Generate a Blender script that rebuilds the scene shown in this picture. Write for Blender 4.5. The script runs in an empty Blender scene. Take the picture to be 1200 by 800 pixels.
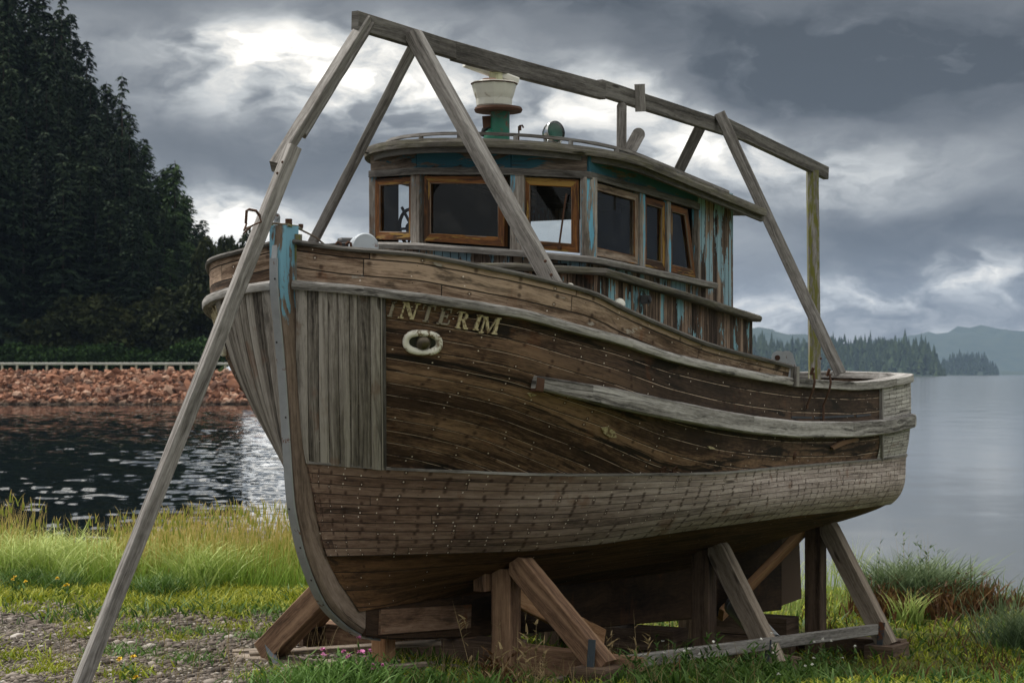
import bpy, bmesh, math, random
import numpy as np
from mathutils import Vector, Matrix
from mathutils.bvhtree import BVHTree
random.seed(7); rng = np.random.default_rng(7)
R = math.radians
scene = bpy.context.scene
EYE = 1.80
FL = 2333.0                                        # focal length in photo pixels (1200 wide)

# ------------------------------------------------------------------ camera
cam_d = bpy.data.cameras.new('camera'); cam = bpy.data.objects.new('camera', cam_d)
scene.collection.objects.link(cam); scene.camera = cam
cam.location = (0, 0, EYE); cam.rotation_euler = (R(90), 0, 0)
cam_d.sensor_width = 36; cam_d.lens = FL/1200*36
cam_d.shift_y = 38/1200.
cam_d.clip_start = .1; cam_d.clip_end = 60000
cam_d.dof.use_dof = True; cam_d.dof.focus_distance = 12.3; cam_d.dof.aperture_fstop = 8.0

# ------------------------------------------------------------------ world, sun, exposure
SUN_EL, SUN_AZ = 60, 296       # azimuth measured clockwise from +Y
world = bpy.data.worlds.new('World'); scene.world = world; world.use_nodes = True
scene.view_settings.view_transform = 'Standard'; scene.view_settings.look = 'None'
scene.view_settings.gamma = 1; scene.view_settings.exposure = 0; scene.view_settings.use_curve_mapping = False

class NT:
    """tiny node helper"""
    def __init__(s, tree): s.t = tree; tree.nodes.clear()
    def n(s, typ, **kw):
        nd = s.t.nodes.new('ShaderNode'+typ)
        for k, v in kw.items(): setattr(nd, k, v)
        return nd
    def put(s, sock, v):
        if v is None: return
        if isinstance(v, (int, float)):
            try: sock.default_value = v
            except Exception: sock.default_value = (v, v, v)
        elif isinstance(v, tuple):
            sock.default_value = v if len(v) == len(sock.default_value) else (*v, 1)
        else: s.t.links.new(v, sock)
    def m(s, op, a, b=None, c=None, clamp=False):
        nd = s.n('Math', operation=op, use_clamp=clamp)
        s.put(nd.inputs[0], a); s.put(nd.inputs[1], b)
        if c is not None: s.put(nd.inputs[2], c)
        return nd.outputs[0]
    def mix(s, f, a, b, mode='MIX'):
        nd = s.n('Mix', data_type='RGBA', blend_type=mode)
        s.put(nd.inputs[0], f); s.put(nd.inputs[6], a); s.put(nd.inputs[7], b)
        return nd.outputs[2]
    def vec(s, x, y, z=0):
        nd = s.n('CombineXYZ'); s.put(nd.inputs[0], x); s.put(nd.inputs[1], y); s.put(nd.inputs[2], z)
        return nd.outputs[0]
    def noise(s, v, scale=1, detail=4, rough=.55, dist=0, col=False):
        nd = s.n('TexNoise'); s.put(nd.inputs['Vector'], v); s.put(nd.inputs['Scale'], scale)
        s.put(nd.inputs['Detail'], detail); s.put(nd.inputs['Roughness'], rough); s.put(nd.inputs['Distortion'], dist)
        return nd.outputs['Color' if col else 'Fac']
    def white(s, v):
        nd = s.n('TexWhiteNoise', noise_dimensions='3D'); s.put(nd.inputs['Vector'], v); return nd.outputs['Value']
    def ramp(s, f, stops, interp='LINEAR'):
        nd = s.n('ValToRGB'); cr = nd.color_ramp; cr.interpolation = interp
        while len(cr.elements) < len(stops): cr.elements.new(.5)
        for e, (p, c) in zip(cr.elements, stops):
            e.position = p; e.color = (*c, 1) if isinstance(c, tuple) else (c, c, c, 1)
        s.put(nd.inputs[0], f); return nd.outputs[0]
    def ss(s, f, a, b):          # smoothstep a..b -> 0..1
        nd = s.n('MapRange', interpolation_type='SMOOTHSTEP'); s.put(nd.inputs[0], f)
        nd.inputs[1].default_value = a; nd.inputs[2].default_value = b
        return nd.outputs[0]
    def bump(s, h, strength=.5, dist=.01):
        nd = s.n('Bump'); s.put(nd.inputs['Height'], h); nd.inputs['Strength'].default_value = strength
        nd.inputs['Distance'].default_value = dist; return nd.outputs[0]

def build_world():
    N = NT(world.node_tree)
    out = N.n('OutputWorld'); bg = N.n('Background'); bg.inputs['Strength'].default_value = .10
    tc = N.n('TexCoord'); sep = N.n('SeparateXYZ'); N.t.links.new(tc.outputs['Generated'], sep.inputs[0])
    X, Y, Z = sep.outputs
    sky = N.n('TexSky', sky_type='NISHITA'); sky.sun_disc = False
    sky.sun_elevation = R(SUN_EL); sky.sun_rotation = R(SUN_AZ)
    sky.air_density = 1; sky.dust_density = 2
    # cloud deck coordinates
    az = N.m('ARCTAN2', X, Y)
    el = N.m('ARCSINE', Z)
    # domain warp
    base = N.vec(N.m('MULTIPLY', az, 9), N.m('MULTIPLY', el, 20), 0)
    w1 = N.noise(base, 1.1, 5, .55, 0, True)
    sw = N.n('SeparateXYZ'); N.t.links.new(w1, sw.inputs[0])
    wx = N.m('SUBTRACT', sw.outputs[0], .5); wy = N.m('SUBTRACT', sw.outputs[1], .5)
    az2 = N.m('ADD', az, N.m('MULTIPLY', wx, .10)); el2 = N.m('ADD', el, N.m('MULTIPLY', wy, .042))
    cl = N.noise(N.vec(N.m('MULTIPLY', az2, 7), N.m('MULTIPLY', el2, 17), 3.1), 1.4, 6, .50, .1)
    fine = N.noise(N.vec(N.m('MULTIPLY', az2, 30), N.m('MULTIPLY', el2, 55), 1.1), 1.0, 6, .55, .2)
    lum = N.m('ADD', .205, N.m('MULTIPLY', N.m('SUBTRACT', cl, .5), .42))
    lum = N.m('ADD', lum, N.m('MULTIPLY', N.m('SUBTRACT', fine, .5), .13))
    crisp = N.m('ADD', .12, N.m('MULTIPLY', N.ss(N.m('ADD', N.m('MULTIPLY', fine, .6), N.m('MULTIPLY', cl, .4)), .36, .64), 1.1))
    front = N.ss(Y, 0, .4)
    def blob(px, py, sx, sy, amp):
        k = math.atan((px-600)/FL); e = math.atan((438-py)/FL)
        a = N.m('DIVIDE', N.m('SUBTRACT', az2, k), sx/FL); b = N.m('DIVIDE', N.m('SUBTRACT', el2, e), sy/FL)
        q = N.m('ADD', N.m('MULTIPLY', a, a), N.m('MULTIPLY', b, b))
        g = N.m('MULTIPLY', N.m('EXPONENT', N.m('MULTIPLY', q, -1)), amp)
        g = N.m('MULTIPLY', g, crisp)
        return N.m('MULTIPLY', g, front)
    for b in SKY_BLOBS: lum = N.m('ADD', lum, blob(*b))
    lum = N.m('MAXIMUM', lum, .03)
    # brightness added to the unseen sky overhead and behind the camera, lights the boat
    lum = N.m('ADD', lum, N.m('MULTIPLY', N.m('SUBTRACT', 1, front), BACK_SKY))
    lum = N.m('ADD', lum, N.m('MULTIPLY', N.ss(Z, .18, .6), TOP_SKY))
    colr = N.ramp(lum, [(0, (.044, .050, .057)), (.12, (.108, .118, .130)), (.3, (.285, .299, .312)), (.6, (.60, .615, .61)), (1, (1.0, .97, .90))])
    # ramp stops at 1, so scale above
    over = N.m('MAXIMUM', lum, 1.0)
    sc = N.n('VectorMath', operation='SCALE'); N.put(sc.inputs[0], colr); N.put(sc.inputs['Scale'], N.m('MULTIPLY', over, 10.0))
    c = N.mix(.97, sky.outputs[0], sc.outputs[0])
    N.t.links.new(c, bg.inputs['Color']); N.t.links.new(bg.outputs[0], out.inputs[0])
SKY_BLOBS = [(330, 55, 75, 32, 1.3), (440, 95, 95, 45, 1.2), (560, 120, 80, 40, .65), (290, 100, 90, 45, .35), (700, 120, 80, 30, .95), (800, 160, 60, 30, .75), (880, 180, 110, 32, .85), (1000, 215, 120, 35, .35),
             (375, 285, 50, 18, .8), (262, 262, 60, 38, 1.7), (900, 372, 55, 15, 1.5), (1000, 350, 60, 18, 1.3), (1150, 325, 80, 22, 1.2), (1130, 400, 190, 40, .46), (650, 250, 200, 60, .25),
             (1010, 80, 260, 60, -.36), (150, -10, 260, 48, -.32), (560, 0, 240, 30, -.28), (240, 165, 90, 45, -.10), (1100, 265, 200, 35, -.16), (700, 20, 400, 40, -.10), (420, 200, 120, 25, -.10),
             (320, 370, 75, 48, 4.5), (300, -200, 420, 190, .9), (900, -260, 500, 160, .25)]  # first entry: unseen bright patch behind the bow, added to whiten the water
BACK_SKY, TOP_SKY = .20, 1.05
build_world()
sun_d = bpy.data.lights.new('sun', 'SUN'); sun_d.energy = 4.6; sun_d.angle = R(10); sun_d.color = (1, .95, .88)
sun = bpy.data.objects.new('sun', sun_d); scene.collection.objects.link(sun)
sv = Vector((math.sin(R(SUN_AZ))*math.cos(R(SUN_EL)), math.cos(R(SUN_AZ))*math.cos(R(SUN_EL)), math.sin(R(SUN_EL))))
sun.rotation_euler = (-sv).to_track_quat('-Z', 'Y').to_euler()
sun.location = (-5, 2, 12)
scene.render.engine = 'CYCLES'
scene.cycles.use_denoising = True
scene.cycles.max_bounces = 6; scene.cycles.transparent_max_bounces = 12
scene.cycles.volume_bounces = 0
scene.cycles.sample_clamp_indirect = 6

# ------------------------------------------------------------------ coordinates
CA, SA = .857, .515
def W(s, w, z):
    """boat coordinates (metres aft of the bow, metres to port, height above eye level) to world"""
    return Vector((-1.333+SA*s+CA*w, 11.2+CA*s-SA*w, EYE+z))
def dep(s, w): return 11.2+CA*s-SA*w
def pxof(s, w): return 600+FL*(-1.333+SA*s+CA*w)/dep(s, w)
def zof(s, w, py): return (438-py)/FL*dep(s, w)
def P(px, py, d): return Vector(((px-600)/FL*d, d, EYE+(438-py)/FL*d))
def Wp(s, w, py): return W(s, w, zof(s, w, py))
BOAT_M = Matrix.Translation(W(0, 0, -1.5)) @ Matrix.Rotation(math.atan2(CA, SA), 4, 'Z')

# ------------------------------------------------------------------ object helpers
def thing(name, label, cat, loc=(0, 0, 0), rot=0, group=None, matrix=None):
    o = bpy.data.objects.new(name, None); scene.collection.objects.link(o)
    o.empty_display_size = .2
    m = matrix or (Matrix.Translation(Vector(loc)) @ Matrix.Rotation(rot, 4, 'Z'))
    o.matrix_world = m; WM[o] = m
    o['label'] = label; o['category'] = cat
    if group: o['group'] = group
    return o
WM = {}
class MB:
    """collects faces in world coordinates and links them as one mesh object"""
    def __init__(s): s.v = []; s.f = []; s.uv = []; s.mi = []
    def quad(s, pts, uvs=None, mi=0):
        i = len(s.v); s.v += [tuple(p) for p in pts]; s.f.append(tuple(range(i, i+len(pts))))
        s.uv += uvs if uvs else [(0, 0)]*len(pts); s.mi.append(mi)
    def grid(s, pts, uv=None, mi=0, closed=False):
        n, m = len(pts), len(pts[0]); i0 = len(s.v)
        for r in pts: s.v += [tuple(p) for p in r]
        for i in range(n-1):
            for j in range(m-1):
                s.f.append((i0+i*m+j, i0+(i+1)*m+j, i0+(i+1)*m+j+1, i0+i*m+j+1)); s.mi.append(mi)
                if uv is not None: s.uv += [tuple(uv[i][j]), tuple(uv[i+1][j]), tuple(uv[i+1][j+1]), tuple(uv[i][j+1])]
                else: s.uv += [(0, 0)]*4
    def sweep(s, path, sect, ups=None, cap=True, uvo=None, rnd=0, scale=None, mi=0):
        """sweep a closed section [(side, up)] along path; UV u along, v around"""
        path = [Vector(p) for p in path]; n = len(path); k = len(sect)
        if uvo is None: uvo = (random.uniform(0, 50), random.uniform(0, 50))
        per = [0]
        for j in range(k):
            a, b = sect[j], sect[(j+1) % k]; per.append(per[-1]+math.hypot(a[0]-b[0], a[1]-b[1]))
        rings = []; uvs = []; L = 0
        for i in range(n):
            tdir = (path[min(i+1, n-1)]-path[max(i-1, 0)]).normalized()
            up = Vector(ups[i]) if ups is not None else Vector((0, 0, 1))
            side = tdir.cross(up)
            if side.length < 1e-4: side = tdir.cross(Vector((0, 1, 0)))
            side.normalize(); up2 = side.cross(tdir).normalized()
            if i: L += (path[i]-path[i-1]).length
            q = scale[i] if scale else 1
            ring = [path[i]+side*(a*q+random.uniform(-rnd, rnd))+up2*(b*q+random.uniform(-rnd, rnd)) for a, b in sect]
            rings.append(ring+[ring[0]]); uvs.append([(uvo[0]+L, uvo[1]+p) for p in per])
        s.grid(rings, uvs, mi)
        if cap:
            s.quad(rings[0][:-1], [(uvo[0]+a*.3, uvo[1]+b) for a, b in sect], mi)
            s.quad(rings[-1][:-1], [(uvo[0]+a*.3, uvo[1]+b) for a, b in sect], mi)
    def beam(s, p0, p1, w, h, up=(0, 0, 1), n=6, ch=.0035, rnd=.0006, bow=0, mi=0):
        p0, p1 = Vector(p0), Vector(p1)
        a, b = w/2, h/2; c = min(ch, a*.4, b*.4)
        sect = [(-a+c, -b), (a-c, -b), (a, -b+c), (a, b-c), (a-c, b), (-a+c, b), (-a, b-c), (-a, -b+c)]
        path = [p0.lerp(p1, i/n)+Vector((random.uniform(-rnd, rnd), 0, -bow*4*(i/n)*(1-i/n)+random.uniform(-rnd, rnd))) for i in range(n+1)]
        s.sweep(path, sect, [up]*(n+1), rnd=rnd, mi=mi)
    def tube(s, path, r, k=10, cap=True, scale=None, mi=0):
        s.sweep(path, [(r*math.cos(2*math.pi*j/k), r*math.sin(2*math.pi*j/k)) for j in range(k)], cap=cap, scale=scale, mi=mi)
    def lathe(s, c, prof, k=32, axis=(0, 0, 1), mi=0):
        c = Vector(c); q = Vector(axis).normalized().to_track_quat('Z', 'Y')
        rows = []; uv = []
        for (r, z) in prof:
            rows.append([c+q @ Vector((r*math.cos(2*math.pi*j/k), r*math.sin(2*math.pi*j/k), z)) for j in range(k+1)])
            uv.append([(z, r*2*math.pi*j/k) for j in range(k+1)])
        s.grid(rows, uv, mi)
    def build(s, name, mat, parent=None, smooth=False, label=None, cat=None, group=None, kind=None, origin=None, merge=True, recalc=True):
        M = WM[parent] if parent is not None else Matrix.Translation(Vector(origin) if origin is not None else Vector((0, 0, 0)))
        me = bpy.data.meshes.new(name)
        V = np.array(s.v, dtype=np.float64)
        Mi = np.array(M.inverted()); V = V @ Mi[:3, :3].T + Mi[:3, 3]
        me.from_pydata(V.tolist(), [], s.f)
        uvl = me.uv_layers.new(name='UVMap'); uvl.data.foreach_set('uv', np.array(s.uv, dtype=np.float32).ravel())
        mats = mat if isinstance(mat, (list, tuple)) else [mat]
        for m_ in mats: me.materials.append(m_)
        if len(mats) > 1: me.polygons.foreach_set('material_index', np.array(s.mi, dtype=np.int32))
        if merge or recalc:
            bm = bmesh.new(); bm.from_mesh(me)
            if merge: bmesh.ops.remove_doubles(bm, verts=bm.verts, dist=1e-5)
            if recalc: bmesh.ops.recalc_face_normals(bm, faces=bm.faces)
            bm.to_mesh(me); bm.free()
        if smooth: me.shade_smooth() if hasattr(me, 'shade_smooth') else None
        if smooth == 'auto':
            for e in me.edges: pass
        o = bpy.data.objects.new(name, me); scene.collection.objects.link(o)
        if parent is not None: o.parent = parent; WM[o] = WM[parent]
        else: o.matrix_world = M; WM[o] = M
        # a part's own matrix is identity inside its parent
        if label: o['label'] = label
        if cat: o['category'] = cat
        if group: o['group'] = group
        if kind: o['kind'] = kind
        return o
def smooth_angle(o, deg=35):
    me = o.data
    bm = bmesh.new(); bm.from_mesh(me)
    for f in bm.faces: f.smooth = True
    for e in bm.edges:
        if len(e.link_faces) == 2 and e.calc_face_angle(0) > R(deg): e.smooth = False
    bm.to_mesh(me); bm.free()

# ------------------------------------------------------------------ materials
def newmat(name):
    m = bpy.data.materials.new(name); m.use_nodes = True; return m, NT(m.node_tree)
def finish(N, col, rough=.8, bump=None, metal=0, spec=.3, **kw):
    b = N.n('BsdfPrincipled'); o = N.n('OutputMaterial')
    N.put(b.inputs['Base Color'], col); N.put(b.inputs['Roughness'], rough); N.put(b.inputs['Metallic'], metal)
    N.put(b.inputs['Specular IOR Level'], spec)
    if bump is not None: N.put(b.inputs['Normal'], bump)
    for k, v in kw.items(): N.put(b.inputs[k], v)
    N.t.links.new(b.outputs[0], o.inputs[0]); return b
def wood(name, cols, pw=0, streak=(1.2, 16), grain=(5, 150), tone=.35, seam=0.004, seamlight=0, joint=0, nails=0, nailcol=(.6, .58, .52),
         stain=0, stainthr=.55, paint=None, pthr=.5, pscale=(1.2, 14), rust=0, cracks=.6, rough=.85, bdist=.004, aft=None, jointw=.004, moss=0, stainsc=(1.1, 5), pfade=None, vlines=None, flow=False, knots=.75, aftv=None, tint=(1.055, .965, .955)):
    """weathered timber; UV in metres with u along the grain"""
    m, N = newmat(name)
    uv = N.n('UVMap'); sp = N.n('SeparateXYZ'); N.t.links.new(uv.outputs[0], sp.inputs[0])
    U, V = sp.outputs[0], sp.outputs[1]
    wob = N.m('MULTIPLY', N.m('SUBTRACT', N.noise(N.vec(N.m('MULTIPLY', U, 2.2), N.m('MULTIPLY', V, 5)), 1, 3), .5), .05)
    if pw:
        vv = N.m('DIVIDE', V, pw); idx = N.m('FLOOR', vv); fr = N.m('SUBTRACT', vv, idx)
        r1 = N.white(N.vec(idx, 3.7, 1.3)); uo = N.m('ADD', U, N.m('MULTIPLY', r1, 37))
    else: idx = 0.0; r1 = None; uo = U; fr = None
    if joint:
        jj = N.m('DIVIDE', N.m('ADD', U, N.m('MULTIPLY', r1, joint)), joint) if r1 is not None else N.m('DIVIDE', U, joint)
        ji = N.m('FLOOR', jj); jf = N.m('SUBTRACT', jj, ji)
        r2 = N.white(N.vec(idx, ji, 9.1))
        uo = N.m('ADD', uo, N.m('MULTIPLY', r2, 13))
    Vw = N.m('ADD', V, wob)
    n1 = N.noise(N.vec(N.m('MULTIPLY', U if flow else uo, streak[0]), N.m('MULTIPLY', Vw, streak[1])), 1, 5, .6, .6)
    n2 = N.noise(N.vec(N.m('MULTIPLY', uo, grain[0]), N.m('MULTIPLY', Vw, grain[1])), 1, 4, .65)
    n3 = N.noise(N.vec(N.m('MULTIPLY', uo, 14), N.m('MULTIPLY', Vw, 45), 3), 1, 4, .7)
    f = N.m('ADD', N.m('ADD', N.m('MULTIPLY', n1, .62), N.m('MULTIPLY', n2, .33)), N.m('MULTIPLY', N.m('SUBTRACT', n3, .3), .26))
    if r1 is not None: f = N.m('ADD', f, N.m('MULTIPLY', N.m('SUBTRACT', r2 if joint else r1, .5), tone*.5))
    col = N.ramp(f, [(.36, tuple(x*.6 for x in cols[0])), (.5, cols[1]), (.65, cols[2])])
    if aft is not None:       # a second palette toward the stern (u grows aft)
        col2 = N.ramp(f, [(.33, aft[0]), (.5, aft[1]), (.66, aft[2])])
        edge = N.m('ADD', U, N.m('MULTIPLY', N.m('SUBTRACT', N.noise(N.vec(N.m('MULTIPLY', U, .8), N.m('MULTIPLY', V, 4)), 1, 3), .5), 2.4))
        am = N.ss(edge, aft[3], aft[4])
        if aftv: am = N.m('MULTIPLY', am, N.m('SUBTRACT', 1, N.ss(N.m('ADD', V, N.m('MULTIPLY', n1, .25)), aftv[0], aftv[1])))
        col = N.mix(am, col, col2)
    if stain:
        st = N.noise(N.vec(N.m('MULTIPLY', U, stainsc[0]), N.m('MULTIPLY', Vw, stainsc[1]), 5.5), 1, 6, .62, 1.0)
        stm = N.m('MULTIPLY', N.ss(st, stainthr, stainthr+.07), stain)
        col = N.mix(stm, col, (.010, .008, .006))
    if knots:
        kv = N.n('TexVoronoi'); N.put(kv.inputs['Vector'], N.vec(N.m('MULTIPLY', uo, 1.3), N.m('MULTIPLY', Vw, 6), 1.7)); kv.inputs['Scale'].default_value = 1
        km = N.m('MULTIPLY', N.m('SUBTRACT', 1, N.ss(kv.outputs['Distance'], .05, .11)), N.m('GREATER_THAN', N.white(kv.outputs['Position']), .45))
        col = N.mix(N.m('MULTIPLY', km, knots), col, (.018, .012, .008))
    crk = N.noise(N.vec(N.m('MULTIPLY', uo, 2.5), N.m('MULTIPLY', Vw, 210), 2.2), 1, 2, .5)
    crm = N.ss(crk, .66, .72)
    col = N.mix(N.m('MULTIPLY', crm, cracks), col, (.02, .016, .012))
    h = N.m('SUBTRACT', N.m('MULTIPLY', f, .8), N.m('MULTIPLY', crm, .8))
    if rust:
        rn = N.noise(N.vec(N.m('MULTIPLY', U, 3.1), N.m('MULTIPLY', V, 2.6), 8), 1, 5, .6)
        col = N.mix(N.m('MULTIPLY', N.ss(rn, .60, .68), rust), col, (.13, .05, .018))
    if moss:
        mn = N.noise(N.vec(N.m('MULTIPLY', U, 5), N.m('MULTIPLY', V, 25), 4), 1, 5, .65)
        col = N.mix(N.m('MULTIPLY', N.ss(mn, .42, .58), moss), col, (.13, .13, .025))
    if paint is not None:
        pn = N.noise(N.vec(N.m('MULTIPLY', U, pscale[0]), N.m('MULTIPLY', V, pscale[1]), 7.7), 1, 7, .66, .3)
        if pfade: pn = N.m('SUBTRACT', pn, N.m('MULTIPLY', N.ss(U, pfade[0], pfade[1]), pfade[2]))
        pm = N.ss(pn, pthr, pthr+.025)
        pc = N.mix(N.noise(N.vec(N.m('MULTIPLY', U, 2), N.m('MULTIPLY', V, 8)), 1, 4), paint, tuple(x*.55 for x in paint))
        chip = N.m('MULTIPLY', pm, N.m('SUBTRACT', 1, N.m('MULTIPLY', crm, .8)))
        col = N.mix(chip, col, pc); h = N.m('ADD', h, N.m('MULTIPLY', pm, .5))
    if pw and seam:
        d = N.m('MULTIPLY', N.m('MINIMUM', fr, N.m('SUBTRACT', 1, fr)), pw)
        sm = N.m('SUBTRACT', 1, N.ss(d, seam*.35, seam))
        jm = None
        if joint:
            dj = N.m('MULTIPLY', N.m('MINIMUM', jf, N.m('SUBTRACT', 1, jf)), joint)
            jm = N.m('SUBTRACT', 1, N.ss(dj, jointw*.3, jointw)); smj = N.m('MAXIMUM', sm, jm)
        else: smj = sm
        col = N.mix(N.m('MULTIPLY', smj, .92), col, (.008, .007, .006))
        h = N.m('SUBTRACT', h, N.m('MULTIPLY', smj, 2.2))
        if seamlight:
            ln = N.m('MULTIPLY', N.m('SUBTRACT', 1, N.ss(N.m('ABSOLUTE', N.m('SUBTRACT', N.m('MULTIPLY', fr, pw), seam*1.1)), .0008, .0026)),
                     N.ss(N.noise(N.vec(N.m('MULTIPLY', U, 5), N.m('MULTIPLY', idx, 7.3)), 1, 5, .7), .38, .56))
            col = N.mix(N.m('MULTIPLY', ln, seamlight), col, (.50, .42, .32))
    if vlines:
        vl = N.m('DIVIDE', N.m('ADD', U, N.m('MULTIPLY', V, -.35)), vlines[0]); vf_ = N.m('SUBTRACT', vl, N.m('FLOOR', vl))
        dv_ = N.m('MULTIPLY', N.m('ABSOLUTE', N.m('SUBTRACT', vf_, .5)), vlines[0])
        lm = N.m('MULTIPLY', N.m('SUBTRACT', 1, N.ss(dv_, .001, .004)), N.ss(U, vlines[1], vlines[2]))
        lm = N.m('MULTIPLY', lm, N.ss(N.noise(N.vec(N.m('MULTIPLY', U, 2), N.m('MULTIPLY', V, 9), 3), 1, 4, .7), .40, .55))
        rs_ = N.m('MULTIPLY', N.m('MULTIPLY', N.m('SUBTRACT', 1, N.ss(dv_, .002, .022)), N.ss(N.noise(N.vec(N.m('MULTIPLY', U, 5), N.m('MULTIPLY', V, 6), 6), 1, 4, .6), .54, .66)), N.ss(U, vlines[1], vlines[2]))
        col = N.mix(N.m('MULTIPLY', rs_, .6), col, (.13, .06, .025)); col = N.mix(N.m('MULTIPLY', lm, .4), col, (.035, .022, .015)); h = N.m('SUBTRACT', h, N.m('MULTIPLY', lm, .5))
    if nails and pw:
        nu = N.m('DIVIDE', N.m('ADD', U, N.m('MULTIPLY', V, .12)), nails); ni = N.m('FLOOR', nu); nf = N.m('SUBTRACT', nu, ni)
        tot = None
        for (cv, seed) in ((.22, 1.0), (.78, 2.0)):
            rn_ = N.white(N.vec(ni, idx, seed)); rm_ = N.white(N.vec(ni, idx, seed+7))
            du = N.m('MULTIPLY', N.m('SUBTRACT', nf, N.m('ADD', .35, N.m('MULTIPLY', rn_, .3))), nails)
            dv = N.m('MULTIPLY', N.m('SUBTRACT', fr, N.m('ADD', cv-.08, N.m('MULTIPLY', rm_, .16))), pw)
            dd = N.m('SQRT', N.m('ADD', N.m('MULTIPLY', du, du), N.m('MULTIPLY', dv, dv)))
            rad = N.m('MULTIPLY', .0046, N.m('ADD', .45, N.m('MULTIPLY', rm_, .65)))
            dot = N.m('LESS_THAN', dd, rad)
            halo = N.m('MULTIPLY', N.m('SUBTRACT', 1, N.ss(dd, .004, .022)), N.m('GREATER_THAN', rn_, .45))
            col = N.mix(N.m('MULTIPLY', halo, .75), col, (.028, .014, .009))
            cn = N.mix(N.m('GREATER_THAN', rm_, .52), (.02, .012, .01), nailcol)
            col = N.mix(N.m('MULTIPLY', dot, N.m('LESS_THAN', rn_, .72)), col, cn)
    col = N.mix(1.0, col, tint, 'MULTIPLY')
    bp = N.bump(h, .8, bdist)
    finish(N, col, rough, bp, spec=.25)
    return m
def plain(name, col, rough=.6, metal=0, var=.3, scale=8, rustamt=0, rustcol=(.12, .045, .02), spec=.4, bumpd=.002, **kw):
    m, N = newmat(name)
    tc = N.n('TexCoord').outputs['Object']
    n = N.noise(tc, scale, 6, .6); n2 = N.noise(tc, scale*5, 4, .6)
    c = N.mix(n, tuple(x*(1-var) for x in col), tuple(min(1, x*(1+var)) for x in col))
    mt = metal
    if rustamt:
        rm = N.m('MULTIPLY', N.ss(N.noise(tc, scale*.8, 7, .65, .5), .62-rustamt*.35, .68-rustamt*.3), 1)
        c = N.mix(rm, c, rustcol); mt = N.m('MULTIPLY', N.m('SUBTRACT', 1, rm), metal)
    finish(N, c, rough, N.bump(N.m('ADD', n, n2), .4, bumpd), mt, spec, **kw); return m

GREYW = ((.058, .052, .047), (.150, .138, .126), (.30, .285, .268))
M = {}
M['hull'] = wood('hull planking', ((.011, .007, .005), (.050, .031, .020), (.24, .165, .105)), pw=.1, streak=(.75, 5.5), tone=.16, flow=True, seamlight=1.0, nails=.23,
                 stain=.95, stainthr=.53, rust=.25, aft=((.010, .007, .005), (.030, .021, .015), (.085, .06, .043), .9, 2.6), aftv=(10.45, 10.75), stainsc=(.8, 6.5))
M['bottom'] = wood('bottom planking', ((.016, .009, .005), (.065, .036, .016), (.14, .08, .038)), pw=.16, tone=.2, nails=.3, stain=.5)
M['bulwark'] = wood('bulwark planking', ((.026, .017, .011), (.105, .074, .050), (.34, .275, .205)), pw=.095, streak=(1.1, 9), tone=.42, seam=.005, joint=1.35, nails=.3,
                    stain=.75, stainthr=.57, rust=.5, paint=(.40, .39, .34), pthr=.66, pscale=(4, 12))
M['sheath'] = wood('ice sheathing strips', ((.035, .024, .018), (.115, .078, .058), (.21, .160, .125)), pw=.054, tone=.16, seam=.0026, joint=5.3, jointw=.003, nails=.135, vlines=(.135, 2.2, 4.5),
                   stain=.35, stainthr=.62, rust=.45, aft=((.12, .105, .093), (.33, .305, .285), (.54, .52, .50), 1.0, 4.2), stainsc=(1.5, 3))
M['sternplank'] = wood('stern blocks', ((.16, .145, .13), (.34, .32, .295), (.50, .48, .45)), pw=.06, tone=.3, seam=.004, joint=.40, jointw=.003, nails=.22, rust=.35, cracks=.5, tint=(1.0, 1.02, 1.05))
M['vboard'] = wood('upright sheathing boards', ((.050, .044, .038), (.150, .135, .118), (.30, .28, .255)), pw=.2, seam=0, streak=(1.0, 22), tone=.32, stain=.5, stainthr=.6, rust=.35, tint=(1.03, 1.03, 1.03))
M['stem'] = wood('stem timber', ((.05, .038, .029), (.13, .105, .082), (.23, .195, .160)), streak=(1, 14), stain=.35, stainthr=.6, paint=(.20, .46, .62), pthr=.44, pscale=(1.8, 12), pfade=(.35, .85, .45))
M['stemblue'] = wood('painted stem head', ((.07, .058, .046), (.16, .135, .110), (.26, .23, .20)), paint=(.15, .46, .62), pthr=.43, pscale=(1.3, 9))
M['grey'] = wood('grey weathered timber', GREYW, streak=(.8, 20), stain=.35, stainthr=.62, cracks=.5, tint=(1.0, 1.02, 1.05))
M['greydark'] = wood('dark weathered timber', ((.030, .027, .024), (.080, .073, .066), (.17, .16, .147)), streak=(.8, 20), stain=.5, stainthr=.6, tint=(1.0, 1.02, 1.05))
M['rail'] = wood('grey rail timber', ((.070, .063, .057), (.215, .202, .186), (.44, .42, .40)), streak=(.8, 22), stain=.7, stainthr=.55, stainsc=(1.3, 16), joint=1.9, pw=.5, seam=0.0, tone=.3, cracks=.7, tint=(1.0, 1.02, 1.05))
M['mossy'] = wood('mossy timber', GREYW, streak=(.8, 20), moss=.95, tint=(1.0, 1.02, 1.05))
M['crib'] = wood('brown cradle timber', ((.055, .034, .022), (.155, .100, .064), (.28, .195, .125)), streak=(.7, 16), stain=.45, stainthr=.6, cracks=.5)
M['rustkeel'] = wood('rust stained keel plank', ((.045, .025, .014), (.13, .085, .055), (.24, .175, .125)), streak=(.8, 6), rust=.9, stain=.5)
M['keel'] = wood('keel timber', ((.010, .006, .004), (.030, .018, .010), (.065, .040, .022)), streak=(.7, 12), stain=.4, rust=.3)
M['cribdark'] = wood('dark cradle timber', ((.030, .022, .016), (.080, .058, .042), (.15, .115, .085)), streak=(.7, 16), stain=.4)
M['criblight'] = wood('fresh orange timber', ((.14, .075, .035), (.32, .19, .10), (.46, .31, .18)), streak=(.7, 16), cracks=.3)
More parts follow.
